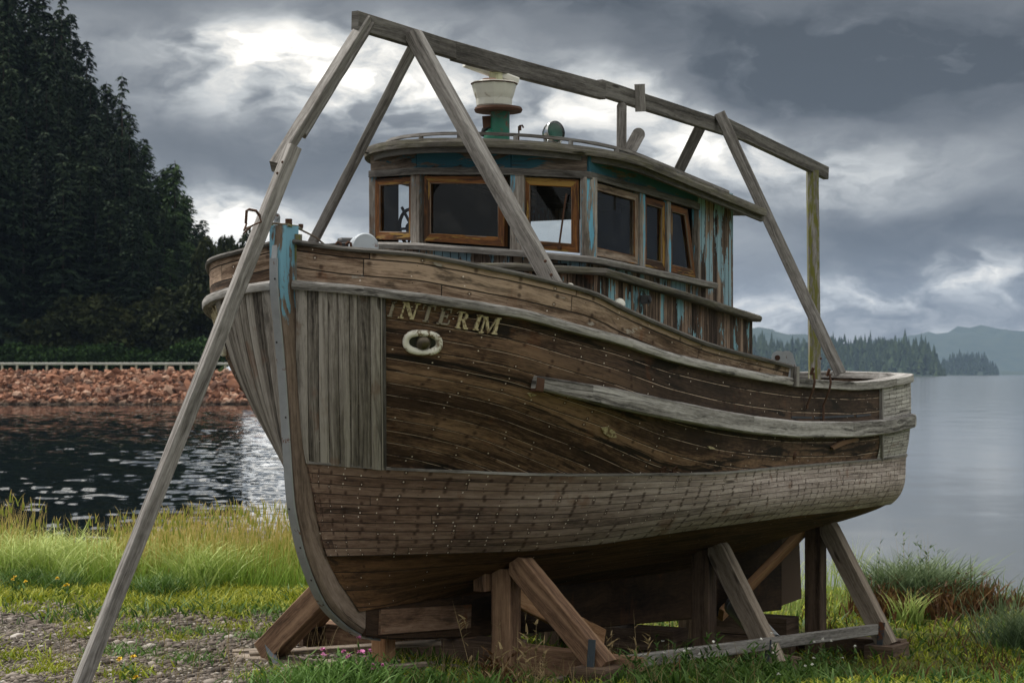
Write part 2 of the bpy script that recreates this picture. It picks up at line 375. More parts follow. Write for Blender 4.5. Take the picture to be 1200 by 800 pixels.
M['cribgrey'] = wood('grey brown cradle timber', ((.070, .052, .040), (.185, .150, .120), (.32, .275, .23)), streak=(.7, 18), cracks=.6, tint=(1.03, 1.03, 1.03))
M['cabinblue'] = wood('peeling blue cabin boards', ((.030, .022, .017), (.105, .082, .064), (.26, .22, .175)), pw=.062, streak=(.7, 26), tone=.45, seam=.004, stain=.55, stainthr=.56,
                      paint=(.27, .46, .56), pthr=.505, pscale=(1.8, 7), rust=.45, stainsc=(.7, 12))
M['cabinlow'] = wood('peeling trunk boards', ((.022, .016, .012), (.090, .068, .050), (.27, .21, .155)), pw=.055, streak=(.6, 26), tone=.5, seam=.004, stain=.7, stainthr=.53,
                      paint=(.22, .45, .53), pthr=.56, pscale=(2.2, 8), rust=.6, stainsc=(.7, 12))
M['frieze'] = wood('blue frieze board', ((.035, .028, .022), (.10, .085, .068), (.20, .18, .15)), paint=(.035, .135, .19), pthr=.46, pscale=(1.6, 9), stain=.4)
M['post'] = wood('window post with blue paint', ((.08, .066, .054), (.20, .175, .150), (.36, .33, .30)), paint=(.17, .45, .62), pthr=.55, pscale=(2.0, 24), rust=.4, tint=(1.0, 1.02, 1.05))
M['frame'] = wood('varnished orange window frame', ((.035, .014, .006), (.095, .040, .013), (.22, .10, .028)), streak=(2, 30), stain=.7, stainthr=.53, paint=(.32, .21, .05), pthr=.56, rough=.6)
M['frameg'] = wood('bare window frame', ((.06, .045, .032), (.18, .145, .11), (.33, .29, .24)), streak=(2, 30), stain=.4, paint=(.40, .20, .05), pthr=.6)
M['roof'] = wood('roof edge timber', ((.034, .030, .025), (.10, .09, .078), (.21, .195, .175)), streak=(.8, 20), stain=.4, paint=(.05, .15, .19), pthr=.66, moss=.15, tint=(1.0, 1.02, 1.05))
M['dark'] = plain('dark interior', (.020, .018, .016), .9)
M['iron'] = plain('rusty iron', (.075, .038, .024), .85, .3, .5, 20)
M['galv'] = plain('galvanised stem band', (.30, .32, .34), .5, .55, .25, 14, rustamt=.02)
M['bracket'] = plain('painted steel bracket', (.05, .065, .08), .55, .3, .3, 12, rustamt=.25)
M['white'] = plain('dirty white paint', (.58, .58, .53), .45, 0, .2, 6, rustamt=.12, rustcol=(.25, .20, .15))
M['hawsewhite'] = plain('white hawse casting', (.68, .67, .60), .5, 0, .2, 18, rustamt=.26, rustcol=(.16, .11, .06))
M['bronze'] = plain('dark hawse bore', (.10, .085, .065), .35, .7, .4, 30)
M['green'] = plain('green mast paint', (.015, .13, .085), .45, 0, .3, 6, rustamt=.25)
M['pinkish'] = plain('faded radar cap', (.42, .26, .20), .6)
M['yellowish'] = plain('yellowed casting', (.46, .46, .30), .55)
M['chrome'] = plain('tarnished chrome', (.62, .64, .65), .16, 1, .2, 6)
M['black'] = plain('black enamel', (.015, .016, .018), .4)
M['drum'] = plain('pale blue grey drum', (.36, .40, .44), .55, .2, .2, 10, rustamt=.1)
M['cream'] = plain('cream letter paint', (.47, .41, .26), .6, 0, .4, 40, rustamt=.35, rustcol=(.16, .11, .06))
M['lettergrey'] = plain('worn letter', (.26, .23, .18), .7, 0, .5, 30, rustamt=.3, rustcol=(.05, .04, .03))
M['rope'] = plain('old wire rope', (.15, .12, .09), .9, 0, .4, 40)
def glass_mat():
    m, N = newmat('dusty window glass')
    tr = N.n('BsdfTransparent'); tr.inputs[0].default_value = (.80, .84, .84, 1)
    gl = N.n('BsdfGlossy'); gl.inputs['Roughness'].default_value = .03; gl.inputs[0].default_value = (.9, .9, .9, 1)
    fr = N.n('Fresnel'); fr.inputs[0].default_value = 1.5
    mx = N.n('MixShader'); N.put(mx.inputs[0], N.m('MULTIPLY', fr.outputs[0], .75, clamp=True)); N.t.links.new(tr.outputs[0], mx.inputs[1]); N.t.links.new(gl.outputs[0], mx.inputs[2])
    df = N.n('BsdfDiffuse'); df.inputs[0].default_value = (.35, .35, .33, 1)
    tc = N.n('TexCoord').outputs['Object']
    dust = N.m('MULTIPLY', N.ss(N.noise(tc, 3, 8, .72, .8), .46, .74), .075)
    sp = N.m('MULTIPLY', N.ss(N.noise(tc, 110, 2, .5), .72, .76), .35)
    m2 = N.n('MixShader'); N.put(m2.inputs[0], N.m('ADD', dust, sp)); N.t.links.new(mx.outputs[0], m2.inputs[1]); N.t.links.new(df.outputs[0], m2.inputs[2])
    o = N.n('OutputMaterial'); N.t.links.new(m2.outputs[0], o.inputs[0]); return m
M['glass'] = glass_mat()

# ------------------------------------------------------------------ ground and water
WATER = -3.2           # relative to the eye
def sst(x, a, b):
    q = np.clip((x-a)/(b-a), 0, 1); return q*q*(3-2*q)
def GZ(x, y):          # ground height relative to the eye (arrays)
    x = np.asarray(x, float); y = np.asarray(y, float)
    r = np.minimum(.12*np.clip(y-11, 0, None)*sst(x, -1.6, 1.8), .50)
    z = -1.76-.012*(y-11)-r
    z = z+.025*np.sin(x*1.7+y*.9)+.018*np.sin(x*3.9-y*2.3+1)+.012*np.sin(x*7.1+y*6.3)
    sh = 19.0+2.6*sst(x, -1, 4)+.5*np.sin(x*.9)
    z = z-np.clip(y-sh, 0, None)*.16*sst(y, sh-1, sh+2.5)
    # small bank under the sedge clump on the right
    z = z+.16*np.exp(-(((x-4.0)/.8)**2+((y-19.4)/.9)**2))
    return np.maximum(z, WATER-1.2)
def G1(x, y): return float(GZ(x, y))
def grid_obj(name, xs, ys, zf, mat, kind='structure', smooth=True, **kw):
    X, Y = np.meshgrid(xs, ys); Z = zf(X, Y)+EYE
    mb = MB(); n, m = X.shape
    V = np.stack([X, Y, Z], -1).reshape(-1, 3)
    me = bpy.data.meshes.new(name)
    i = np.arange(n-1)[:, None]*m+np.arange(m-1)[None]
    Fc = np.stack([i, i+1, i+m+1, i+m], -1).reshape(-1, 4)
    me.from_pydata(V.tolist(), [], Fc.tolist()); me.materials.append(mat)
    if smooth: me.shade_smooth()
    o = bpy.data.objects.new(name, me); scene.collection.objects.link(o); o['kind'] = kind
    for k, v in kw.items(): o[k] = v
    return o
def gravel_mask(x, y):
    """1 on bare gravel, 0 in the grass"""
    a = sst(-x+.10*(y-13), .1, 1.1)*(1-sst(y+.25*np.sin(x*2.3), 14.6, 15.9))
    return a
def ground_mat():
    m, N = newmat('gravel and soil ground')
    tc = N.n('TexCoord').outputs['Object']; sp = N.n('SeparateXYZ'); N.t.links.new(tc, sp.inputs[0])
    X, Y = sp.outputs[0], sp.outputs[1]
    peb = N.n('TexVoronoi'); N.put(peb.inputs['Vector'], tc); peb.inputs['Scale'].default_value = 38
    g = N.ramp(N.white(peb.outputs['Position']), [(0, (.055, .048, .042)), (.45, (.145, .125, .108)), (.8, (.26, .23, .20)), (1, (.42, .39, .35))])
    dd = N.m('MULTIPLY', peb.outputs['Distance'], 1.0)
    g = N.mix(N.ss(dd, .25, .62), g, (.03, .025, .02))
    big = N.noise(tc, 2.2, 6, .65)
    soil = N.ramp(N.noise(tc, 9, 6, .7), [(.3, (.035, .045, .010)), (.6, (.095, .105, .018)), (.8, (.15, .13, .035))])
    sandy = N.ss(N.m('ADD', N.m('ADD', N.m('MULTIPLY', X, -1), N.m('MULTIPLY', N.m('SUBTRACT', Y, 13), .10)), N.m('MULTIPLY', N.m('SUBTRACT', big, .5), 1.6)), .2, .9)
    back = N.m('SUBTRACT', 1, N.ss(N.m('ADD', Y, N.m('MULTIPLY', N.m('SUBTRACT', big, .5), 2)), 14.7, 15.8))
    mk = N.m('MULTIPLY', sandy, back)
    # bare stony patches on the right too
    mk2 = N.m('MULTIPLY', N.ss(big, .56, .66), .8)
    mk = N.m('MAXIMUM', mk, mk2)
    patch = N.ss(N.noise(tc, 1.6, 5, .6), .50, .62)
    mk = N.m('MULTIPLY', mk, N.m('SUBTRACT', 1, N.m('MULTIPLY', patch, .45)))
    c = N.mix(mk, soil, g)
    finish(N, c, .95, N.bump(N.m('ADD', N.m('MULTIPLY', dd, -1), N.m('MULTIPLY', big, 2)), 1, .02), spec=.2)
    return m
M['ground'] = ground_mat()
def ax(a, b, n, lo, hi):       # dense core a..b with coarse outskirts
    core = np.linspace(a, b, n); l = a-np.geomspace(.3, a-lo, 14)[::-1]; h = b+np.geomspace(.3, hi-b, 14)
    return np.concatenate([l, core, h])
grid_obj('ground', ax(-7, 8, 190, -60, 60), ax(8, 25, 210, -40, 60), GZ, M['ground'])

def water_mat():
    m, N = newmat('sound water')
    tc = N.n('TexCoord').outputs['Object']; sp = N.n('SeparateXYZ'); N.t.links.new(tc, sp.inputs[0])
    X, Y = sp.outputs[0], sp.outputs[1]
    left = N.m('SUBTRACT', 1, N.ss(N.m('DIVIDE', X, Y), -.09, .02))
    c1 = N.noise(N.vec(N.m('MULTIPLY', X, 2.6), N.m('MULTIPLY', Y, .95)), 1.0, 3, .55, 0, True)
    c2 = N.noise(N.vec(N.m('MULTIPLY', X, .35), N.m('MULTIPLY', Y, .30), 4), 1.0, 3, .5, 0, True)
    a1 = N.m('ADD', .010, N.m('MULTIPLY', left, .03)); a2 = N.m('ADD', .022, N.m('MULTIPLY', left, .01))
    s1 = N.n('SeparateXYZ'); N.t.links.new(c1, s1.inputs[0]); s2 = N.n('SeparateXYZ'); N.t.links.new(c2, s2.inputs[0])
    def sl(k): return N.m('ADD', N.m('MULTIPLY', N.m('SUBTRACT', s1.outputs[k], .5), a1), N.m('MULTIPLY', N.m('SUBTRACT', s2.outputs[k], .5), a2))
    nv = N.vec(N.m('MULTIPLY', sl(0), .6), sl(1), 1.0)
    nn = N.n('VectorMath', operation='NORMALIZE'); N.put(nn.inputs[0], nv)
    finish(N, N.mix(left, (.088, .094, .093), (.004, .007, .008)), N.m('ADD', .03, N.m('MULTIPLY', N.m('SUBTRACT', 1, left), .07)), nn.outputs[0], 0, .5, IOR=1.333)  # right side base colour is lifted, standing in for brighter sky reflection
    return m
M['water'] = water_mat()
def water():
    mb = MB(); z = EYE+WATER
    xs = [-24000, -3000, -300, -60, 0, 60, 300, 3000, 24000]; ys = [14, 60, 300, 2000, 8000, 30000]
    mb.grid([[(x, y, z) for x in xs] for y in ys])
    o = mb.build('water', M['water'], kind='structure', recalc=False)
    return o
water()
def ripples():
    """real wavelets on the near side of the inlet, left of the boat, where the breeze reaches the water"""
    g = np.random.default_rng(11)
    ys = np.geomspace(27, 206, 980); ks = np.linspace((-150-600)/FL, (420-600)/FL, 270)
    K, Y = np.meshgrid(ks, ys); X = K*Y; Z = np.zeros_like(X); sp_ = Y*.0026
    for i in range(80):
        lam = .28*(2.4/.28)**g.uniform(0, 1); a = g.normal(0, .75); kx, ky = math.sin(a)*2*math.pi/lam*.8, math.cos(a)*2*math.pi/lam
        amp = .0100*min(lam, 1.0)**.95*(1 if lam < 1.1 else .62)/ math.sqrt(80/6.)
        Z += amp*np.sin(kx*X+ky*Y+g.uniform(0, 6.28)+.6*np.sin(X*.31+g.uniform(0, 6))+.6*np.sin(Y*.23+g.uniform(0, 6)))*np.clip(lam/(sp_*3)-.4, 0, 1)
    gust = .55+.75*np.clip(.5+.5*np.sin(X*.21+1.3*np.sin(Y*.09))*np.cos(Y*.13+X*.05), 0, 1)
    edge = sst(K, ks[0], ks[0]+.02)*(1-sst(K, ks[-1]-.05, ks[-1]))*sst(Y, 27, 29)
    Z = Z*gust*edge*(1.75+.9*sst(Y, 70, 170))+.11*edge-.03
    V = np.stack([X, Y, Z+EYE+WATER], -1).reshape(-1, 3); n, m_ = X.shape
    i = np.arange(n-1)[:, None]*m_+np.arange(m_-1)[None]; Fc = np.stack([i, i+1, i+m_+1, i+m_], -1).reshape(-1, 4)
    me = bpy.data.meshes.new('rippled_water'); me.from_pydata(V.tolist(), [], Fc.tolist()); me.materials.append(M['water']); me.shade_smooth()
    o = bpy.data.objects.new('rippled_water', me); scene.collection.objects.link(o); o['kind'] = 'structure'
ripples()

# ------------------------------------------------------------------ far shore on the left
SIL = [(-80, -120), (0, -75), (60, -20), (85, 5), (110, 60), (140, 100), (165, 150), (190, 185), (215, 205), (235, 240), (256, 290), (268, 400), (380, 436)]
BD = 202.0                                      # distance of the breakwater
def far_mats():
    m, N = newmat('verge grass'); tc = N.n('TexCoord').outputs['Object']
    c = N.ramp(N.noise(tc, .35, 5, .65), [(.3, (.03, .06, .012)), (.6, (.07, .12, .02)), (.8, (.10, .11, .03))]); finish(N, c, .95, spec=.1); M['verge'] = m
    m, N = newmat('forest floor'); tc = N.n('TexCoord').outputs['Object']
    c = N.ramp(N.noise(tc, .1, 5, .65), [(.3, (.010, .016, .008)), (.7, (.03, .035, .015))]); finish(N, c, .95, spec=.1); M['floor'] = m
    m, N = newmat('red brown riprap'); 
    at = N.n('Attribute', attribute_name='tone'); 
    tc = N.n('TexCoord').outputs['Object']
    c = N.ramp(at.outputs['Fac'], [(0, (.055, .032, .024)), (.35, (.17, .072, .042)), (.7, (.30, .14, .082)), (1, (.40, .27, .20))])
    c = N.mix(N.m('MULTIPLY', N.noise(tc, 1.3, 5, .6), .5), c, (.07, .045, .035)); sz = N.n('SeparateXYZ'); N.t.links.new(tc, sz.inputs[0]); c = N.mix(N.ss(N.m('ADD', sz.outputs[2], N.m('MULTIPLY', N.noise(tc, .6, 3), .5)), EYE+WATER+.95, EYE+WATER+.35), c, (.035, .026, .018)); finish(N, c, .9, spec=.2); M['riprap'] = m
    m, N = newmat('asphalt'); finish(N, (.06, .06, .06), .9); M['asphalt'] = m
    m, N = newmat('galvanised guardrail'); tc = N.n('TexCoord').outputs['Object']
    c = N.mix(N.noise(tc, 2, 4), (.36, .38, .36), (.50, .50, .47)); finish(N, c, .55, None, .2); M['guard'] = m
    m, N = newmat('timber guardrail post'); finish(N, (.42, .40, .34), .8); M['gpost'] = m
far_mats()
XE = -10.0                                      # where the spit ends, behind the boat's bow
def shore_end(x): return sst(x, -26.5, -21.5)      # 0 on the spit, 1 past its end
def spit():
    # section of the bank: crest, road, verge
    def zf(x, y):
        e = shore_end(x)
        yy = y-BD
        z = WATER-1.0+np.clip((yy+1.5)/5.5, 0, 1)*4.33       # rises to about +0.35 behind the rocks
        pxx = 600+FL*x/y; hz = (438-np.interp(pxx, [a for a, b in SIL], [b for a, b in SIL]))/FL*y
        z = z+np.clip((yy-18)/60, 0, 1)*hz*.42*(1-sst(pxx, 170, 300))
        return z-e*5.5-np.clip((yy-50)/60, 0, 1)*sst(pxx, 250, 330)*6
    xs = np.concatenate([np.linspace(-190, -60, 30)[:-1], np.linspace(-60, 0, 70)]); ys = np.concatenate([np.linspace(BD-3, BD+16, 30), np.linspace(BD+18, BD+190, 40)])
    grid_obj('far_bank', xs, ys, zf, M['verge'])
    # road behind the guardrail
    mb = MB(); zz = EYE+.16
    mb.grid([[(-150, BD+8, zz), (-60, BD+8, zz), (-28, BD+8, zz)], [(-150, BD+14, zz), (-60, BD+14, zz), (-28, BD+14, zz)]])
    mb.build('road', M['asphalt'], kind='structure')
    return zf
ZSPIT = spit()
def riprap():
    V = []; Fc = []; tone = []
    ico = bmesh.new(); bmesh.ops.create_icosphere(ico, subdivisions=1, radius=1)
    bv = np.array([v.co[:] for v in ico.verts]); bf = [[v.index for v in f.verts] for f in ico.faces]; ico.free()
    n = 7500
    for i in range(n):
        x = rng.uniform(-62, -23); q = rng.uniform(0, 1)
        y = BD-1.2+q*5.4; 
        z = float(ZSPIT(np.array(x), np.array(y)))+EYE
        sz = min(1.25, rng.lognormal(math.log(.34), .42))
        v = bv*rng.uniform(.6, 1.15, (len(bv), 1))*np.array([rng.uniform(.8, 1.6), rng.uniform(.6, 1.2), rng.uniform(.45, .9)])*sz*.8
        a, b = rng.uniform(0, 6.28), rng.normal(0, .6)
        ca, sa, cb, sb = math.cos(a), math.sin(a), math.cos(b), math.sin(b)
        Rm = np.array([[ca, -sa, 0], [sa, ca, 0], [0, 0, 1]]) @ np.array([[cb, 0, sb], [0, 1, 0], [-sb, 0, cb]])
        v = v @ Rm.T+np.array([x, y, z+.05])
        o = len(V)*0+i*len(bv)
        V.append(v); Fc += [[o+k for k in f] for f in bf]; tone += [rng.random()]*len(bf)
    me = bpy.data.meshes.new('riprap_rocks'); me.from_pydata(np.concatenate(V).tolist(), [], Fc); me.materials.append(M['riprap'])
    at = me.attributes.new('tone', 'FLOAT', 'FACE'); at.data.foreach_set('value', np.array(tone, dtype=np.float32))
    o = bpy.data.objects.new('riprap_rocks', me); scene.collection.objects.link(o); o['kind'] = 'stuff'
    o['label'] = 'slope of broken red brown rocks along the far water edge'; o['category'] = 'rocks'
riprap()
def guardrail():
    y = BD+5.2; zt = EYE+1.22; z0 = EYE+.05
    t = thing('guardrail', 'long pale road guardrail on posts above the red rocks', 'guardrail', (-40, y, z0))
    mb = MB()
    prof = [(a, b*.72) for a, b in [(-.05, -.17), (.03, -.12), (-.05, -.04), (-.05, .04), (.03, .12), (-.05, .17), (-.09, .17), (-.01, .12), (-.09, .04), (-.09, -.04), (-.01, -.12), (-.09, -.17)]]
    path = [(x, y+.3*math.sin(x*.06), zt-.17) for x in np.linspace(-66, -25.5, 40)]
    mb.sweep(path, prof)
    mb.build('rail', M['guard'], t)
    pm = None
    for k in range(26):
        x = -65.5+k*1.55
        if pm is None:
            b = MB(); b.beam((x, y+.15, z0-.35), (x, y+.15, zt-.02), .20, .20, up=(0, 1, 0), n=1); pm = b.build('post', M['gpost'], t); me = pm.data; x0 = x
        else:
            o = pm.copy(); scene.collection.objects.link(o); o.parent = t; o.location.x = x-x0; WM[o] = WM[t]
guardrail()

# conifers ---------------------------------------------------------
def leafmat(name, a, b, c, tr=.0):
    m, N = newmat(name); tc = N.n('TexCoord').outputs['Object']
    at = N.n('Attribute', attribute_name='tone')
    oi = N.n('ObjectInfo')
    f = N.m('ADD', N.m('MULTIPLY', at.outputs['Fac'], .65), N.m('MULTIPLY', oi.outputs['Random'], .35))
    col = N.ramp(f, [(0, a), (.5, b), (1, c)])
    finish(N, col, .85, spec=.15); return m
M['needle'] = leafmat('spruce needles', (.006, .013, .008), (.013, .027, .013), (.030, .050, .019))
M['needle2'] = leafmat('lighter hemlock needles', (.010, .024, .010), (.024, .050, .016), (.05, .082, .026))
M['alder'] = leafmat('dull olive leaves', (.010, .015, .006), (.022, .030, .009), (.050, .054, .016))
M['brush'] = leafmat('bright roadside brush', (.010, .024, .008), (.022, .050, .012), (.045, .090, .020))
M['bark'] = plain('bark', (.05, .038, .03), .95)
def mesh_from(name, V, Fc, tone, mat):
    me = bpy.data.meshes.new(name); me.from_pydata(V, [], Fc); me.materials.append(mat)
    at = me.attributes.new('tone', 'FLOAT', 'FACE'); at.data.foreach_set('value', np.array(tone, dtype=np.float32)); return me
def conifer_meshes(seed, H=34, r0=5.2, dens=1.0, mat=None):
    rs = np.random.default_rng(seed); V = []; Fc = []; tone = []
    z = .05*H
    while z < H*.99:
        q = z/H
        rad = r0*(1-q)**.78*(.55+.45*min(1, q*6))*rs.uniform(.7, 1.12)
        nb = int((7 if q < .8 else 5)*dens)
        for b in range(nb):
            az = rs.uniform(0, 2*math.pi); L = rad*rs.uniform(.55, 1.15)+.25
            dx, dy = math.cos(az), math.sin(az); up0 = rs.uniform(-.05, .30) if q > .5 else rs.uniform(-.25, .12)
            tb = rs.uniform(0, .55)+.35*q
            ns = max(2, int(L/.55))
            for k in range(ns):
                u = (k+rs.uniform(.2, 1))/ns
                px_, py_ = dx*L*u, dy*L*u
                pz = z+L*(up0*u-.34*u*u+.10*u**4)
                for sgn in (-1, 1, 0):
                    w = (L*.26*(1.15-u)+.28)*rs.uniform(.6, 1.2); le = rs.uniform(.5, 1.0)
                    ox, oy = -dy*sgn, dx*sgn
                    tip = (px_+dx*le*.8+ox*w, py_+dy*le*.8+oy*w, pz-rs.uniform(.10, .55)-.1*abs(sgn))
                    hw = rs.uniform(.12, .25)
                    i = len(V); V += [(px_-ox*.05-dx*.15, py_-oy*.05-dy*.15, pz+.06), (px_+dx*hw*2, py_+dy*hw*2, pz-.05-rs.uniform(0, .18)), tip]
                    if sgn == 0: V[i] = (px_-dy*hw, py_+dx*hw, pz); V[i+1] = (px_+dy*hw, py_-dx*hw, pz-.05); 
                    Fc.append((i, i+1, i+2)); tone.append(min(1, max(0, tb+rs.uniform(-.18, .18))))
        z += (.30+.25*(1-q))*rs.uniform(.7, 1.3)/dens
    crown = mesh_from('crown', V, Fc, tone, mat)
    mb = MB(); mb.tube([(0, 0, -1), (0, 0, H*.3), (.05, .04, H*.7), (0, 0, H*.995)], .34, 7, scale=[1.1, .8, .4, .06])
    me = bpy.data.meshes.new('trunk'); me.from_pydata(mb.v, [], mb.f); me.materials.append(M['bark'])
    return crown, me, H
def bush_meshes(seed, H=6, Rr=3.2, n=5200, mat=None, stems=5, ls=.22):
    rs = np.random.default_rng(seed); V = []; Fc = []; tone = []
    cl = [(rs.normal(0, Rr*.42), rs.normal(0, Rr*.42), rs.uniform(.22, .86)*H, rs.uniform(.55, 1.25)*Rr*.36, rs.uniform(0, .6)) for _ in range(26)]
    for i in range(n):
        cx, cy, cz, cr, ct = cl[rs.integers(len(cl))]
        d = rs.normal(0, 1, 3); d /= np.linalg.norm(d); rr = cr*rs.uniform(.45, 1)**.6
        p = np.array([cx, cy, cz])+d*rr*np.array([1, 1, .8])
        if p[2] < .05: continue
        a = rs.normal(0, 1, 3); b = rs.normal(0, 1, 3); a *= ls*rs.uniform(.6, 1.3)/np.linalg.norm(a); b *= ls*rs.uniform(.5, 1)/np.linalg.norm(b)
        k = len(V); V += [tuple(p-a), tuple(p+b), tuple(p+a), tuple(p-b)]; Fc.append((k, k+1, k+2, k+3)); tone.append(min(1, max(0, ct+rs.uniform(-.2, .3)+.15*d[2])))
    crown = mesh_from('crown', V, Fc, tone, mat)
    mb = MB()
    for s_ in range(stems):
        a = rs.uniform(0, 6.28); mb.tube([(0, 0, -.5), (math.cos(a)*Rr*.2, math.sin(a)*Rr*.2, H*.3), (math.cos(a)*Rr*.5, math.sin(a)*Rr*.5, H*.75)], .09, 5, scale=[1, .7, .2])
    me = bpy.data.meshes.new('trunk'); me.from_pydata(mb.v, [], mb.f); me.materials.append(M['bark'])
    return crown, me, H
def plant_tree(name, kit, loc, h, rot, label, cat, group, wide=1.0, partn=('crown', 'trunk')):
    t = bpy.data.objects.new(name, None); scene.collection.objects.link(t); t.location = loc; t.rotation_euler = (0, 0, rot)
    s_ = h/kit[2]; t.scale = (s_*wide, s_*wide, s_); t['label'] = label; t['category'] = cat; t['group'] = group
    for n_, me in zip(partn, kit[:2]):
        o = bpy.data.objects.new(n_, me); scene.collection.objects.link(o); o.parent = t
    return t
con = [conifer_meshes(100+i, 34, [5.0, 5.8, 4.6, 5.4][i], 1.0, M['needle']) for i in range(4)]
con2 = [conifer_meshes(200+i, 30, 5.4, 1.0, M['needle2']) for i in range(2)]
snag = conifer_meshes(300, 34, 3.2, .62, M['needle'])
ald = [bush_meshes(400+i, 9, 5.0, 6500, M['alder'], ls=.30) for i in range(2)]
brs = [bush_meshes(500+i, 3.2, 3.0, 3200, M['brush'], ls=.20) for i in range(2)]
def sil(x): return float(np.interp(x, [a for a, b in SIL], [b for a, b in SIL]))
def forest():
    rs = random.Random(5); placed = []
    rows = [(BD+22, 34, .62), (BD+30, 30, .80), (BD+42, 38, .93), (BD+56, 50, 1.0)]
    for ri, (d, n, fr) in enumerate(rows):
        for k in range(n):
            x0 = -60+(350+60)*(k+rs.uniform(.1, .9))/n
            dd = d+rs.uniform(-4, 4)
            if x0 > 250: continue
            top = sil(x0)
            yb = 425
            ty = yb-(yb-top)*fr*rs.uniform(.86, 1.02 if fr < 1 else 1.0)
            X = (x0-600)/FL*dd; zt = (438-ty)/FL*dd
            zg = float(ZSPIT(np.array(X), np.array(dd)))
            if zg < -1: zg = .4
            h = zt-zg
            if h < 5: continue
            hmax = 42
            if h > hmax: zg = zt-hmax; h = hmax
            light = x0 > 165 and rs.random() < .45
            kit = con2[rs.randrange(2)] if light else con[rs.randrange(4)]
            placed.append((x0, ri))
            front = ['tall dark spruce in the front rank of the far shore forest', 'dark spruce in the second rank of the far shore forest', 'dark spruce standing well inside the far shore forest', 'dark spruce at the back of the far shore forest with its tip on the skyline'][ri]
            if light: front = front.replace('dark spruce', 'paler hemlock')
            if h < 12: front = front.replace('tall ', 'short ')
            plant_tree('spruce_tree' if not light else 'hemlock_tree', kit, (X, dd, EYE+zg), h, rs.uniform(0, 6.28), front, 'tree', 'conifers of the far shore forest', wide=rs.uniform(.85, 1.15)*(1 if h > 25 else 1.25))
    for (x0, ty, dd, lab) in ((143, 84, BD+40, 'narrow ragged spruce standing clear of the skyline, left of the boat'), (205, 186, BD+34, 'slim light green conifer beside the end of the forest skyline'), (72, -12, BD+50, 'highest dark spruce tip at the top edge of the photo')):
        X = (x0-600)/FL*dd; plant_tree('spruce_tree', snag if x0 != 205 else con2[0], (X, dd, EYE+(438-ty)/FL*dd-34), 34, 1.0, lab, 'tree', 'conifers of the far shore forest', .9)
    for k in range(16):
        x0 = rs.uniform(-10, 235); dd = BD+rs.uniform(17, 21)
        X = (x0-600)/FL*dd
        h = rs.uniform(6, 10.5) if x0 > 60 else rs.uniform(4, 7)
        plant_tree('alder_tree', ald[k % 2], (X, dd, EYE+.3), h, rs.uniform(0, 6), 'dull olive alder growing at the foot of the dark conifers', 'tree', 'alders along the far road', rs.uniform(.8, 1.2))
    dd = BD+20; X = (252-600)/FL*dd
    plant_tree('alder_tree', ald[0], (X, dd, EYE+.3), (438-268)/FL*dd, 2.0, 'slender broadleaf tree at the right hand end of the forest, just left of the bow', 'tree', 'alders along the far road', .45)
    for k in range(20):
        x0 = -10+270*(k+rs.uniform(0, 1))/20; dd = BD+rs.uniform(14.3, 16); X = (x0-600)/FL*dd
        plant_tree('roadside_bush', brs[k % 2], (X, dd, EYE+.2), rs.uniform(1.6, 3.2) if x0 < 230 else 3.6, rs.uniform(0, 6), 'bright green bush behind the guardrail', 'bush', 'bushes behind the guardrail', rs.uniform(.8, 1.3))
forest()

